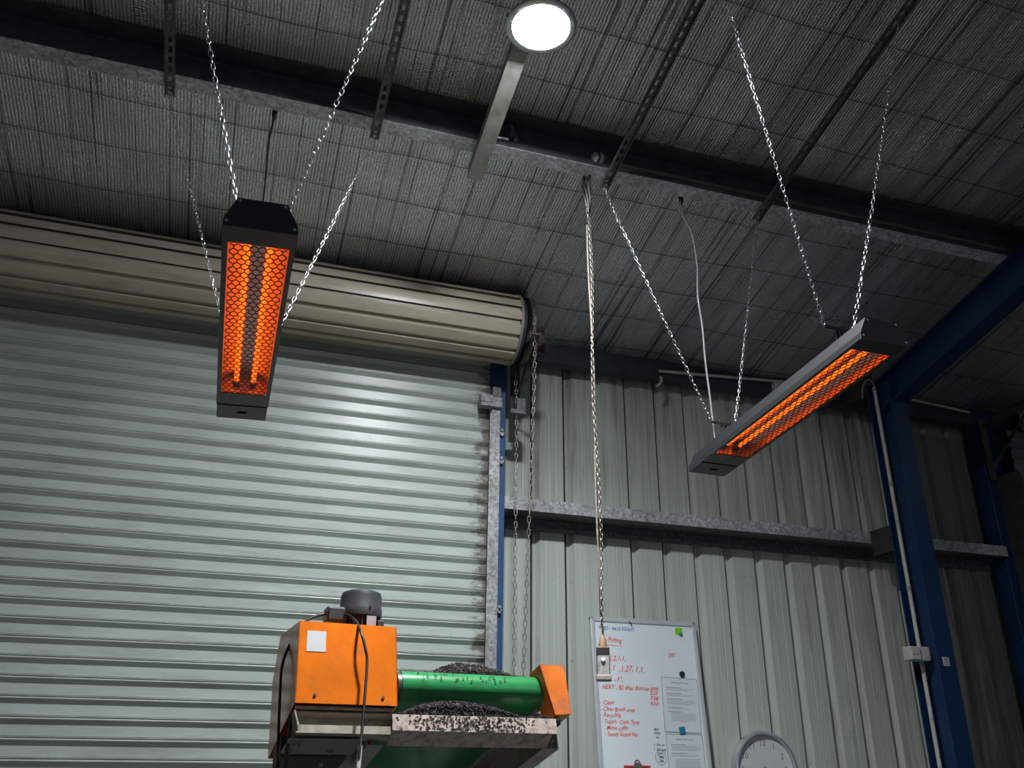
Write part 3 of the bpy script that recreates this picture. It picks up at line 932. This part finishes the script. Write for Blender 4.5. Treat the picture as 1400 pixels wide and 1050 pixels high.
for q in range(5):                      # slack cord gathered and tied up below the junction box
    a = q*1.26
    lp = [(1.444+(.006+.013*math.sin(PI*k_/12))*math.cos(a+k_*.25), 3.322+(.006+.011*math.sin(PI*k_/12))*math.sin(a+k_*.25), 2.775+H-(.20+.03*q)*k_/12) for k_ in range(13)]
    mb.tube(lp, .0062, 7)
mb.tube([(1.446, 3.31, 2.775+H), (1.446, 3.262, 2.815+H), (1.455, 3.222, 2.832+H), (1.470, 3.210, 2.815+H), (1.476, 3.215, 2.785+H), (1.468, 3.25, 2.752+H), (1.456, 3.29, 2.735+H), (1.446, 3.32, 2.70+H)], .006, 7)
obj('cable_bunch', mb, M_RUBBER, pend, smooth=True)
bx, bz = 1.457, H
PW = Matrix.Translation((bx, PY, 0)) @ Matrix.Rotation(-.41, 4, 'Z') @ Matrix.Translation((-bx, -PY, 0))
mb = MB().lathe([(.004, .478), (.011, .462), (.019, .432), (.019, .424), (0, .424)], 14, M=Matrix.Translation((bx, PY, bz)))
obj('strain_cone', mb, pmat('rusty_cone', (.34, .20, .12), .6, .2, .2, 30), pend, smooth=True)
obj('housing', MB().box(bx-.0255, bx+.0255, PY-.020, PY+.020, .318+bz, .426+bz, M=PW), pmat('worn_grey_plastic', (.44, .42, .40), .5, .1, .2, 40, (.16, .14, .12), .5, 30), pend, bevel=.004)
mb = MB().box(bx-.0265, bx-.0235, PY-.022, PY+.012, .319+bz, .425+bz, M=PW).box(bx+.0235, bx+.0265, PY-.022, PY+.012, .319+bz, .425+bz, M=PW)
mb.box(bx-.0235, bx+.0235, PY-.0225, PY-.019, .400+bz, .424+bz, M=PW)
obj('side_guard', mb, M_DARK, pend)
obj('button', MB().lathe([(0, -.007), (.006, -.0065), (.0085, -.003), (.0085, .0)], 18, M=PW @ frame((bx, PY-.020, .376+bz), (1, 0, 0), (0, 0, 1), (0, 1, 0))), pmat('white_button', (.85, .86, .86), .3), pend, smooth=True)
obj('end_cap', MB().box(bx-.030, bx+.030, PY-.030, PY+.030, .297+bz, .320+bz, M=PW), pmat('grey_end_cap', (.36, .32, .30), .6, 0, .2, 30), pend, bevel=.005)
tag(obj('junction_box', MB().lathe([(0, -.046), (.022, -.043), (.034, -.030), (.037, 0), (.0, .0)], 24, M=frame((1.478, 3.262, 2.80+H), (1, 0, 0), (0, math.sin(TH), math.cos(TH)), (0, math.cos(TH), -math.sin(TH)))), M_PVC, smooth=True),
    'round white junction box on the purlin web above the pull cord', 'box')

# ------------------------------------------------------------------ conduits and switch on the column
con = thing('conduit', 'pale conduit running up the left edge of the blue column', 'pipe', (4.05, 4.455, 0))
mb = MB()
cx, cy_ = 4.053, 4.455
obj('pipe', MB().tube([(cx, cy_, .0), (cx, cy_, .585+H)], .0125, 12).tube([(cx, cy_, .655+H), (cx, cy_, 2.40+H)], .0125, 12), M_PVC, con, smooth=True)
M_COUP = pmat('dull_coupling', (.22, .21, .19), .5)
for zz in (1.02, 1.70, 2.385, .565): obj('coupling', MB().tube([(cx, cy_, zz-.014+H), (cx, cy_, zz+.014+H)], .0155, 12), M_COUP, con, smooth=True)
cable('flex', [(cx, cy_, 2.40+H), (cx-.006, cy_, 2.435+H), (cx-.035, cy_+.01, 2.455+H), (cx-.060, cy_+.04, 2.41+H), (cx-.06, cy_+.06, 2.33+H)], .008, M_GREYC, None, parent=con)
sw = thing('isolator_switch', 'white surface switch box on the conduit at the column edge', 'switch', (3.995, 4.42, .55+H))
obj('enclosure', MB().box(3.925, 4.075, 4.395, 4.462, .580+H, .662+H), M_PVC, sw, bevel=.008)
obj('cover_plate', MB().box(3.929, 3.995, 4.386, 4.396, .584+H, .658+H), pmat('cover_plastic', (.50, .48, .44), .5), sw, bevel=.004)
mb = MB()
for dx in (-.012, .010):
    mb.box(3.960+dx-.005, 3.960+dx+.005, 4.3845, 4.3865, .612+H, .618+H)
obj('toggle', mb, M_DARK, sw)
lab = thing('column_label', 'small white printed label stuck on the blue column', 'label', (4.118, 4.331, .56+H))
obj('sticker', MB().box(4.098, 4.142, 4.3295, 4.3318, .548+H, .598+H), M_STICK, lab)
mb = MB().box(4.106, 4.134, 4.3288, 4.3296, .584+H, .590+H)
for q in range(3): mb.box(4.104, 4.136, 4.3288, 4.3296, .556+q*.009+H, .559+q*.009+H)
obj('print', mb, M_INK, lab)
ec = thing('eave_conduit', 'thin pale conduit along the dark eave purlin above the wall', 'pipe', (3.6, 4.80, 2.46+H))
obj('pipe', MB().tube([(2.60, 4.835, 2.470+H), (3.1, 4.832, 2.50+H), (3.598, 4.83, 2.532+H), (4.1, 4.835, 2.555+H), (4.75, 4.835, 2.548+H), (5.264, 4.835, 2.515+H)], .011, 10), M_PVC, ec, smooth=True)
obj('junction_box', MB().box(3.50, 3.60, 4.79, 4.85, 2.43+H, 2.515+H), M_PVC, ec, bevel=.01)
cable('cable_end', [(2.60, 4.82, 2.42+H), (2.597, 4.80, 2.39+H), (2.575, 4.79, 2.35+H), (2.55, 4.79, 2.335+H)], .011, M_PVC, 'short loose white cable end hanging below the eave purlin')

# ------------------------------------------------------------------ whiteboard leaning on the wall
ld = Vector((0, .085, 1)).normalized()
WB = frame((2.085, 4.953, .812+H), (1, 0, 0), ld, (0, -ld.z, ld.y))        # x right, y up the board, z out of it
BW, BH = .716, 1.25
wb = thing('whiteboard', 'white marker board with red handwriting leaning on the ribbed wall', 'whiteboard', WB @ Matrix.Translation((BW/2, -BH, 0)))
obj('panel', MB().box(.012, BW-.012, -BH+.012, -.012, -.012, .004, M=WB), M_WHITE, wb)
for nm, bxs in (('top', (0, BW, -.030, 0)), ('bottom', (0, BW, -BH, -BH+.030)), ('left', (0, .030, -BH, 0)), ('right', (BW-.030, BW, -BH, 0))):
    obj('frame_strip', MB().box(bxs[0], bxs[1], bxs[2], bxs[3], -.016, .012, M=WB), M_FRAMEA, wb, bevel=.006)

DG = None
def text(body, size, M, mat, parent, name='lettering', shear=0.0, wob=0.0, bold=0.0, sx=1.0, align='LEFT', ext=.0003):
    cu = bpy.data.curves.new('lettering', 'FONT')
    cu.body = body; cu.size = size; cu.shear = shear; cu.extrude = ext; cu.offset = bold; cu.align_x = align
    cu.resolution_u = 3
    tmp = bpy.data.objects.new('lettering', cu); COL.objects.link(tmp)
    bpy.context.view_layer.update()
    me = bpy.data.meshes.new_from_object(tmp.evaluated_get(bpy.context.evaluated_depsgraph_get()))
    bpy.data.objects.remove(tmp); bpy.data.curves.remove(cu)
    me.name = name
    ph = random.uniform(0, 6)
    for v_ in me.vertices:
        v_.co.x *= sx
        v_.co.y += wob*size*math.sin(v_.co.x/size*1.9+ph)
    me.materials.clear(); me.materials.append(mat)
    o = bpy.data.objects.new(name, me); COL.objects.link(o)
    o.parent = parent
    W_ = M
    o.matrix_local = WM[parent].inverted() @ W_; WM[o] = W_
    return o
def wtext(body, u, v_, width, size, mat, rot=0.0, bold=.0003):
    M_ = WB @ Matrix.Translation((u, v_, .0048)) @ Matrix.Rotation(rot, 4, 'Z')
    o = text(body, size, M_, mat, wb, 'handwriting', .25, .07, bold)
    xs = [q.co.x for q in o.data.vertices]
    if width and xs:
        sx_ = width/(max(xs)-min(xs))
        for q in o.data.vertices: q.co.x *= sx_
    return o
SZ = .036
wtext("TUES - 0410 525677", .050, -.076, .240, .030, M_INKB, 0)
wtext("Jo's Potting", .060, -.146, .145, .040, M_RED)
wtext("~~~~~~~~", .095, -.172, .110, .020, M_RED)
wtext("2,1, 1,2,1,1,", .040, -.254, .175, .040, M_RED)
wtext("1,2, 1  ,1,27, 1,1,", .050, -.314, .275, .046, M_RED)
wtext("1,1, ,1',", .050, -.372, .128, .036, M_RED)
wtext("NEXT - B2 after Bourse time", .050, -.419, .365, .036, M_RED)
wtext("595", .503, -.219, .046, .034, M_RED)
wtext("522", .357, -.441, .050, .029, M_RED)
wtext("738", .356, -.471, .052, .029, M_RED)
wtext("650", .354, -.501, .053, .029, M_RED)
for s_, u_, v_, w_ in (("- Clean", .032, -.503, .088), ("- Clear Brush area", .032, -.540, .216), ("- Recycling", .034, -.572, .126),
                       ("- Trailers - Clean, Tyres", .038, -.608, .236), ("- Move coffin", .048, -.642, .150), ("- Sweep Gravel bay", .050, -.674, .208)):
    wtext(s_, u_, v_, w_, .034, M_RED)
for s_, u_, v_, w_ in (("MAY", .364, -.641, .034), ("GREG", .360, -.661, .042), ("Sx", .372, -.682, .020), ("Sm us", .371, -.722, .052), ("Snr pds", .371, -.748, .060),
                       ("SAA", .372, -.770, .034), ("1MB", .374, -.790, .034), ("ZM", .376, -.810, .032)):
    wtext(s_, u_, v_, w_, .020, M_INK, 0, .0002)
mb = MB()
mb.tube([(.392+.034*math.cos(a*PI/12), -.785+.040*math.sin(a*PI/12), .0048) for a in range(24)], .0011, 4, closed=True, M=WB)
mb.tube([(.366, -.712, .0048), (.356, -.714, .0048), (.355, -.744, .0048), (.366, -.746, .0048)], .0011, 4, M=WB)
mb.tube([(.255, -.020, .013), (.270, -.034, .013), (.276, -.048, .0055)], .003, 5, M=WB)
obj('ink_marks', mb, M_INK, wb)

def paper(u0, u1, v0, v1, rot, label, title, blocks):
    Mp = WB @ Matrix.Translation((u0, v1, .0055)) @ Matrix.Rotation(rot, 4, 'Z')
    wd, ht = u1-u0, v1-v0
    t = thing('paper_sheet', label, 'paper', Mp)
    obj('page', MB().box(0, wd, -ht, 0, 0, .0012, M=Mp), M_PAPER, t)
    e = MB()
    for bx_ in ((0, wd, -.003, 0), (0, .003, -ht, 0), (wd-.003, wd, -ht, 0), (0, wd, -ht, -ht+.003)):
        e.box(bx_[0], bx_[1], bx_[2], bx_[3], .0012, .0018, M=Mp)
    obj('sleeve_edge', e, pmat('sleeve_edge_grey', (.20, .23, .26), .4), t)
    text(title, .017, Mp @ Matrix.Translation((wd*.5, -.034, .0014)), M_GREYINK, t, 'title', 0, 0, .0002, 1, 'CENTER')
    p = MB(); yy = -.056
    for n_, dark, ind in blocks:
        if dark:
            p.box(.028, .028+wd*.42, yy-.0042, yy, .0013, .0016, M=Mp); yy -= .009
        for q in range(n_):
            p.box(.028+ind, wd-.026-random.uniform(0, .05)*(q == n_-1) - random.uniform(0, .012), yy-.0022, yy, .0013, .0016, M=Mp); yy -= .0072
        yy -= .009
    obj('print', p, M_GREYINK, t)
paper(.440, .682, -.646, -.337, math.radians(-1.5), 'printed sheet in a clear sleeve on the whiteboard, below the black magnet', 'Safety and Tools', [(2, 1, 0), (2, 1, 0), (4, 1, 0), (1, 1, 0), (7, 1, .02)])
paper(.436, .676, -.966, -.656, math.radians(-.5), 'printed sheet on the whiteboard, lower one below the teal magnet', 'Safety and Tools', [(4, 1, 0), (2, 1, 0), (9, 0, .02), (6, 0, .04)])
def magnet(name, u, v_, w_, h_, mat, label, cat, rot=0.0, z0=.0075, round_=False):
    Mm = WB @ Matrix.Translation((u, v_, z0)) @ Matrix.Rotation(rot, 4, 'Z')
    if round_: mb_ = MB().lathe([(0, .014), (.013, .014), (.016, .010), (.017, 0), (0, 0)], 18, M=Mm)
    else: mb_ = MB().box(-w_/2, w_/2, -h_/2, h_/2, 0, .007, M=Mm)
    return tag(obj(name, mb_, mat, smooth=round_, bevel=0 if round_ else .003), label, cat)
Mg = WB @ Matrix.Translation((.595, -.062, .0045))
nt = thing('sticky_note', 'lime green note under a small magnet at the top right of the whiteboard', 'note', Mg)
obj('note', MB().box(-.027, .022, -.018, .022, 0, .003, M=Mg @ Matrix.Rotation(.05, 4, 'Z')), M_LIME, nt)
obj('pin', MB().lathe([(0, .012), (.009, .011), (.012, .006), (.012, .003)], 14, M=Mg @ Matrix.Translation((.008, -.016, 0))), pmat('grey_green_pin', (.10, .22, .10), .4), nt, smooth=True)
magnet('magnet', .582, -.317, .034, .034, pmat('black_magnet', (.02, .02, .022), .4), 'round black magnet at the top of the upper printed sheet', 'magnet', 0, .0075, True)
magnet('magnet', .545, -.637, .040, .040, M_TEAL, 'square teal magnet between the two printed sheets', 'magnet', .12, .0078)
Mc = WB @ Matrix.Translation((.237, -.832, .006))
cb = thing('clipboard', 'red clipboard with a metal clip at the bottom of the whiteboard', 'clipboard', Mc)
obj('board', MB().box(-.082, .082, -.30, .004, 0, .004, M=Mc), M_REDP, cb, bevel=.001)
obj('page', MB().box(-.050, .066, -.28, -.004, .004, .0052, M=Mc), M_INK, cb)
mb = MB().box(-.022, .022, -.020, .012, .005, .016, M=Mc)
mb.tube([(.016*math.cos(a*PI/8)-.002, .014+.016*math.sin(a*PI/8), .012) for a in range(16)], .004, 6, closed=True, M=Mc)
obj('clip', mb, pmat('clip_steel', (.32, .31, .29), .35, .8), cb, smooth=False)

# ------------------------------------------------------------------ wall clock
CXc, CZc, CRr = 3.215, -.028+H, .214
MCk = frame((CXc, 4.998, CZc), (1, 0, 0), (0, 0, 1), (0, -1, 0))
clock = thing('wall_clock', 'round white wall clock with thin black numerals on the ribbed wall', 'clock', MCk)
obj('rim', MB().lathe([(CRr-.012, 0), (CRr, .004), (CRr+.004, .030), (CRr-.002, .056), (CRr-.012, .060), (CRr-.018, .052), (CRr-.020, .026)], 64, M=MCk), M_CLOCKR, clock, smooth=True)
obj('face', MB().lathe([(0, .028), (CRr-.019, .028), (CRr-.019, .0), (0, 0)], 64, M=MCk), M_CLOCKF, clock)
for hnum in range(1, 13):
    a = PI/2-hnum*PI/6
    text(str(hnum), .052, MCk @ Matrix.Translation((.150*math.cos(a), .150*math.sin(a)-.018, .0285)), M_INK, clock, 'numeral', 0, 0, -.0006, .9, 'CENTER')
def hand(ang, L, w_, z_):
    m = MB(); Mh = MCk @ Matrix.Rotation(ang, 4, 'Z')
    m.prism([(-.02, -w_*.6), (L*.85, -w_), (L, -w_*.3), (L, w_*.3), (L*.85, w_), (-.02, w_*.6)], z_, z_+.002, 'xyz', M=Mh)
    return m
obj('hour_hand', hand(math.radians(-4), .155, .006, .031), M_INK, clock)
obj('minute_hand', hand(math.radians(-70), .165, .004, .034), M_INK, clock)
obj('hub', MB().lathe([(0, .040), (.010, .040), (.010, .029)], 16, M=MCk), M_INK, clock)
gl = NT('clock_glass')
gl.b.inputs['Transmission Weight'].default_value = 1.0; gl.b.inputs['Roughness'].default_value = .015; gl.b.inputs['IOR'].default_value = 1.45
tr_ = gl.n('ShaderNodeBsdfTransparent'); gs = gl.n('ShaderNodeBsdfGlossy'); gs.inputs['Roughness'].default_value = .03
mx = gl.n('ShaderNodeMixShader'); mx.inputs[0].default_value = .07
gl.l(tr_.outputs[0], mx.inputs[1]); gl.l(gs.outputs[0], mx.inputs[2])
gl.l(mx.outputs[0], gl.t.nodes['Material Output'].inputs[0])
obj('glass', MB().lathe([(0, .062), (.08, .060), (.15, .056), (CRr-.016, .050)], 64, M=MCk), gl.m, clock, smooth=True, angle=80)

# ------------------------------------------------------------------ inclined conveyor
cphi, ca = math.radians(-4.5), math.radians(16)
ux = Vector((math.cos(cphi), -math.sin(cphi), 0)); yy0 = Vector((math.sin(cphi), math.cos(cphi), 0)); zz0 = Vector((0, 0, 1))
ub = yy0*math.cos(ca)-zz0*math.sin(ca); un = yy0*math.sin(ca)+zz0*math.cos(ca)
CV = frame((.236, 2.9, .163+H), ux, ub, un)          # x across, y back down the belt, z out of the belt
cv = thing('conveyor', 'inclined conveyor with orange drive cover and green belt carrying mulch', 'conveyor', Matrix.Translation((.65, 3.6, 0)))
# drive cover
side = [(0, 0), (0, .263), (.12, .298), (.39, .375), (.505, .248), (.478, -.03)]
mb = MB(); t_ = .003
mb.box(-.004, .322, 0, t_, -.002, .264, M=CV)
mb.prism(side, -.004, -.001, 'yzx', M=CV); mb.prism(side, .319, .322, 'yzx', M=CV)
mb.sheet([(0, .263), (.12, .298), (.39, .375), (.505, .248), (.478, -.03)], -.004, .322, 'yzx', M=CV)
dc = obj('drive_cover', mb, M_ORANGE, cv)
st = obj('sticker', MB().box(.0225, .0845, -.0015, .0, .163, .232, M=CV), M_STICK, dc)
mb = MB()
for q in range(3): mb.box(.040, .070-.004*q, -.002, -.0012, .168+.006*q, .1705+.006*q, M=CV)
st['label'] = 'white square sticker'
for u_, w_ in ((.056, .024), (.274, .022)):
    obj('bolt', MB().lathe([(0, -.004), (.005, -.004), (.005, 0)], 6, M=CV @ frame((u_, 0, w_), (1, 0, 0), (0, 0, 1), (0, 1, 0))), M_DARK, dc)
# motor standing on the cover
MT = CV @ Matrix.Translation((.238, .19, .290)) @ Matrix.Rotation(ca*.85, 4, 'X')
motor = obj('motor', MB().lathe([(0, 0), (.058, 0), (.058, .115), (0, .115)], 32, M=MT), M_MOTORF, cv, smooth=True)
mb = MB()
for q in range(30):
    mb.box(.055, .071, -.0022, .0022, .004, .112, M=MT @ Matrix.Rotation(2*PI*q/30, 4, 'Z'))
obj('cooling_fin', mb, M_MOTORF, motor)
obj('fan_cowl', MB().lathe([(.066, .078), (.0755, .078), (.0765, .084), (.0765, .106), (.0745, .110), (.0740, .148), (.069, .163), (.050, .172), (0, .174)], 40, M=MT), M_MOTOR, motor, smooth=True, angle=30)
obj('nameplate', MB().box(.0075, .041, -.0745, -.0725, .038, .074, M=MT), pmat('nameplate', (.30, .32, .36), .5), motor)
mb = MB().lathe([(0, -.004), (.004, -.004), (.004, 0)], 8, M=MT @ frame((.018, -.0765, .112), (1, 0, 0), (0, 0, 1), (0, 1, 0)))
obj('bolt', mb, M_ZINC, motor)
obj('terminal_box', MB().box(-.125, -.055, -.035, .035, .052, .105, M=MT), M_MOTOR, motor, bevel=.002)
obj('box_lid', MB().box(-.120, -.060, -.042, -.0345, .060, .100, M=MT), M_MOTOR, motor, bevel=.002)
obj('mounting_lug', MB().box(.047, .070, -.074, -.05, .03, .060, M=MT), M_MOTOR, motor, bevel=.002)
# pulley, belt
RX, RY, RZ_, RR = 0, .085, .091, .051
pul = MB().lathe([(.012, .338), (RR-.004, .338), (RR-.004, .893), (.012, .893)], 40, M=CV @ frame((0, RY, RZ_), (0, 1, 0), (0, 0, 1), (1, 0, 0)))
obj('pulley', pul, pmat('worn_pulley_steel', (.10, .10, .095), .4, .6, .3, 20), cv, smooth=True)
bl = []
LEN = 1.62
for q in range(17):
    a = PI/2+PI*q/16
    bl.append((RY+RR*math.cos(a), RZ_+RR*math.sin(a)))
bl = [(LEN, RZ_+RR)]+bl+[(LEN, RZ_-RR)]
mb = MB().sheet(bl, .352, .882, 'yzx', M=CV, t=.003)
tb = [(LEN+.05*math.sin(PI*q/10), RZ_+RR*math.cos(PI*q/10)) for q in range(11)]
mb.sheet(tb, .352, .882, 'yzx', M=CV, t=-.003)
obj('belt', mb, M_BELT, cv, smooth=True, angle=40)
# cross channel under the cover and mulch lip
mb = MB()
mb.box(.0, .900, .020, .075, -.024, -.020, M=CV); mb.box(.0, .900, .070, .075, -.086, -.020, M=CV)
mb.box(.005, .31, .004, .075, -.090, -.086, M=CV); mb.prism([(-.004, -.022), (.0, -.022), (.020, -.084), (.014, -.088)], .004, .07, 'xzy', M=CV)
mb.box(.01, .31, .004, .0065, -.086, -.066, M=CV); mb.box(.0, .31, .006, .03, -.014, -.008, M=CV)
obj('cross_channel', mb, M_FRAME, cv)
mb = MB()
mb.box(.303, .876, -.006, -.003, -.080, -.030, M=CV)
mb.prism([(-.006, -.080), (-.003, -.078), (.060, -.104), (.060, -.108)], .303, .858, 'yzx', M=CV)
mb.add([CV @ Vector(p) for p in ((.876, -.006, -.030), (.876, -.006, -.080), (.858, .060, -.106), (.910, .10, -.02))], [(0, 1, 2, 3), (3, 2, 1, 0)])
obj('mulch_lip', mb, M_LIP, cv)
mb = MB().box(.33, .90, -.004, .080, -.034, -.030, M=CV)
obj('tray_floor', mb, M_DARK, cv)
# underside plate, gearbox, rails
pb = obj('base_plate', MB().box(-.010, .215, .03, .165, -.106, -.098, M=CV), M_GREYS, cv)
for u_, v_ in ((.018, .06), (.006, .12), (.135, .12)):
    obj('bolt', MB().lathe([(0, -.012), (.008, -.012), (.008, 0)], 6, M=CV @ Matrix.Translation((u_, v_, -.106))).lathe([(.011, -.003), (.011, 0), (0, 0), (0, -.003)], 14, M=CV @ Matrix.Translation((u_, v_, -.106))), M_GALV, pb)
gb = obj('gearbox', MB().box(-.012, .20, .170, .315, -.115, -.045, M=CV), M_DARK, cv, bevel=.006)
obj('bolt', MB().lathe([(0, -.010), (.008, -.010), (.008, 0)], 6, M=CV @ Matrix.Translation((.128, .22, -.115))), M_GALV, gb)
for u0, u1, nm in ((.236, .290, 'side_rail'), (.845, .905, 'side_rail')):
    mb = MB()
    mb.box(u0, u1, .06, LEN, -.110, -.106, M=CV); mb.box(u0 if u0 < .5 else u1-.004, u0+.004 if u0 < .5 else u1, .06, LEN, -.106, .02, M=CV)
    mb.box(u0, u1, .10, LEN, .018, .022, M=CV)
    obj(nm, mb, pmat('grey_cream_rail', (.33, .30, .27), .55, .1, .2, 10, (.12, .09, .07), .4, 12), cv)
# bearing cover on the right
bc = [(.843, .160), (.938, .160), (.941, -.010), (.879, -.015)]
mb = MB().prism(bc, 0, .003, 'xzy', M=CV)
mb.sheet(bc+[bc[0]], 0, .098, 'xzy', M=CV, t=-.002)
obj('bearing_cover', mb, M_ORANGEW, cv)
mb = MB().lathe([(0, .896), (.035, .896), (.035, .93), (0, .93)], 20, M=CV @ frame((0, RY, RZ_-.03), (0, 1, 0), (0, 0, 1), (1, 0, 0)))
mb.box(.895, .92, .05, .13, -.03, .07, M=CV)
obj('bearing_block', mb, M_DARK, cv)
# support legs, below the picture
for u_ in (.263, .875):
    for v_ in (.42, 1.45):
        top = CV @ Vector((u_, v_, -.11))
        obj('leg', MB().box(top.x-.025, top.x+.025, top.y-.025, top.y+.025, 0, top.z+.02), M_FRAME, cv)
mb = MB()
pcs = [[(.166, .15, .367), (.183, .10, .338), (.190, .03, .287), (.1935, -.03, .223), (.206, -.04, .162), (.2114, -.04, .121), (.2027, -.05, .011), (.192, -.06, -.103), (.180, -.07, -.21), (.172, -.05, -.45), (.17, .10, -.75)],
       [(.131, .17, .376), (.075, .17, .358), (.031, .17, .323), (-.001, .18, .259), (-.0226, .18, .182), (-.023, .18, .084), (-.0165, .20, -.026), (-.008, .22, -.1325), (.005, .25, -.23), (.03, .3, -.5)],
       [(-.0105, .03, -.031), (-.0065, .05, -.073), (-.007, .08, -.15), (-.003, .10, -.228), (.01, .15, -.5)]]
for q in pcs:
    cable('power_cable', [CV @ Vector(p) for p in q], .0048 if q is not pcs[2] else .0055, M_RUBBER, None, parent=cv)
obj('cable_sleeve', MB().tube([CV @ Vector(p) for p in ((.1875, -.063, -.145), (.180, -.07, -.21), (.175, -.06, -.34))], .0068, 8), pmat('grey_sleeve', (.42, .42, .41), .5), cv, smooth=True)

# mulch: heaps of chips nobody could count
def heap(name, label, hfun, u0, u1, v0, v1, count, size, base_w):
    t = thing(name, label, 'mulch', CV @ Matrix.Translation(((u0+u1)/2, (v0+v1)/2, base_w)))
    mb_ = MB(); nu, nv = 56, 20
    for j in range(nv+1):
        for i in range(nu+1):
            u_ = u0+(u1-u0)*i/nu; v_ = v0+(v1-v0)*j/nv
            edge = j in (0, nv) or i in (0, nu)
            mb_.v.append(CV @ Vector((u_, v_, base_w-.002 if edge else base_w+hfun(u_, v_)+random.uniform(-.0015, .0015))))
    for j in range(nv):
        for i in range(nu):
            a_ = j*(nu+1)+i; mb_.f.append((a_, a_+1, a_+nu+2, a_+nu+1)); mb_.mi.append(0)
    o_ = obj('heap', mb_, M_MULCH, t, clean=False); o_['kind'] = 'stuff'
    cm = MB()
    for q in range(count):
        u_ = random.uniform(u0, u1); v_ = random.uniform(v0, v1)
        h_ = hfun(u_, v_)
        if q % 4 == 0:                       # chips on the slope that faces the viewer
            v_ = v0+random.uniform(-.001, .003); h_ = hfun(u_, v0+.003)*random.random()
        if h_ < .002 and random.random() < .8: continue
        R_ = Matrix.Rotation(random.uniform(0, 6.3), 4, 'Z') @ Matrix.Rotation(random.uniform(-1, 1), 4, 'X') @ Matrix.Rotation(random.uniform(-1, 1), 4, 'Y')
        s1, s2, s3 = size*random.uniform(.5, 1.5), size*random.uniform(.3, .8), size*random.uniform(.15, .4)
        cm.box(-s1, s1, -s2, s2, -s3, s3, M=CV @ Matrix.Translation((u_, v_, base_w+h_+random.uniform(0, size*.5))) @ R_)
    oc = obj('bark_chips', cm, [pmat('bark_chip', (.026, .019, .0155), .85, 0, .5, 120, (.10, .08, .068), .3, 60)], t, clean=False); oc['kind'] = 'stuff'
    t['kind'] = 'stuff'
    return t
def bell(u_, c_, w_): 
    x_ = abs(u_-c_)/w_
    return max(0.0, 1-x_*x_) if x_ < 1 else 0.0
def h_back(u_, v_):
    l_ = bell(u_, .620+.02*math.sin(v_*9), .150 if u_ < .62 else .215)**.8
    return .112*l_*bell(v_, .33, .24)+.004*math.sin(u_*60)*math.sin(v_*50)*l_
def h_front(u_, v_):
    l_ = max(bell(u_, .53, .20 if u_ < .53 else .22)**.75, .10*(1 if u_ < .80 else .9), .25*bell(u_, .835, .03))
    return .060*l_*(.35+.65*bell(v_, .045, .055))
heap('mulch_heap', 'dark heap of bark mulch lying on the belt behind the green roller', h_back, .45, .86, .12, .60, 2600, .0048, RZ_+RR+.003)
heap('mulch_heap', 'dark heap of bark mulch in the tray in front of the green roller', h_front, .325, .872, -.002, .075, 2200, .0040, -.0305)
sp = MB()
for q in range(140):
    a_ = random.uniform(1.55, 3.0); u_ = random.choice((random.gauss(.50, .06), random.gauss(.70, .03), random.uniform(.38, .86)))
    if not .36 < u_ < .875: continue
    r_ = RR+.0035
    sz = random.uniform(.0008, .0022)
    sp.box(-sz*1.4, sz*1.4, -sz, sz, 0, .001, M=CV @ Matrix.Translation((u_, RY+r_*math.cos(a_), RZ_+r_*math.sin(a_))) @ Matrix.Rotation(a_-PI/2, 4, 'X') @ Matrix.Rotation(random.uniform(0, 3), 4, 'Z'))
for q in range(420):
    u_ = random.gauss(.58, .11)
    if not .31 < u_ < .87: continue
    sz = random.uniform(.0010, .0034)
    sp.box(-sz*1.3, sz*1.3, -.001, 0, -sz, sz, M=CV @ Matrix.Translation((u_, -.006, random.uniform(-.078, -.032))) @ Matrix.Rotation(random.uniform(0, 3), 4, 'Y'))
crumb = obj('mulch_crumbs', sp, M_MULCH, cv, clean=False); crumb['kind'] = 'stuff'
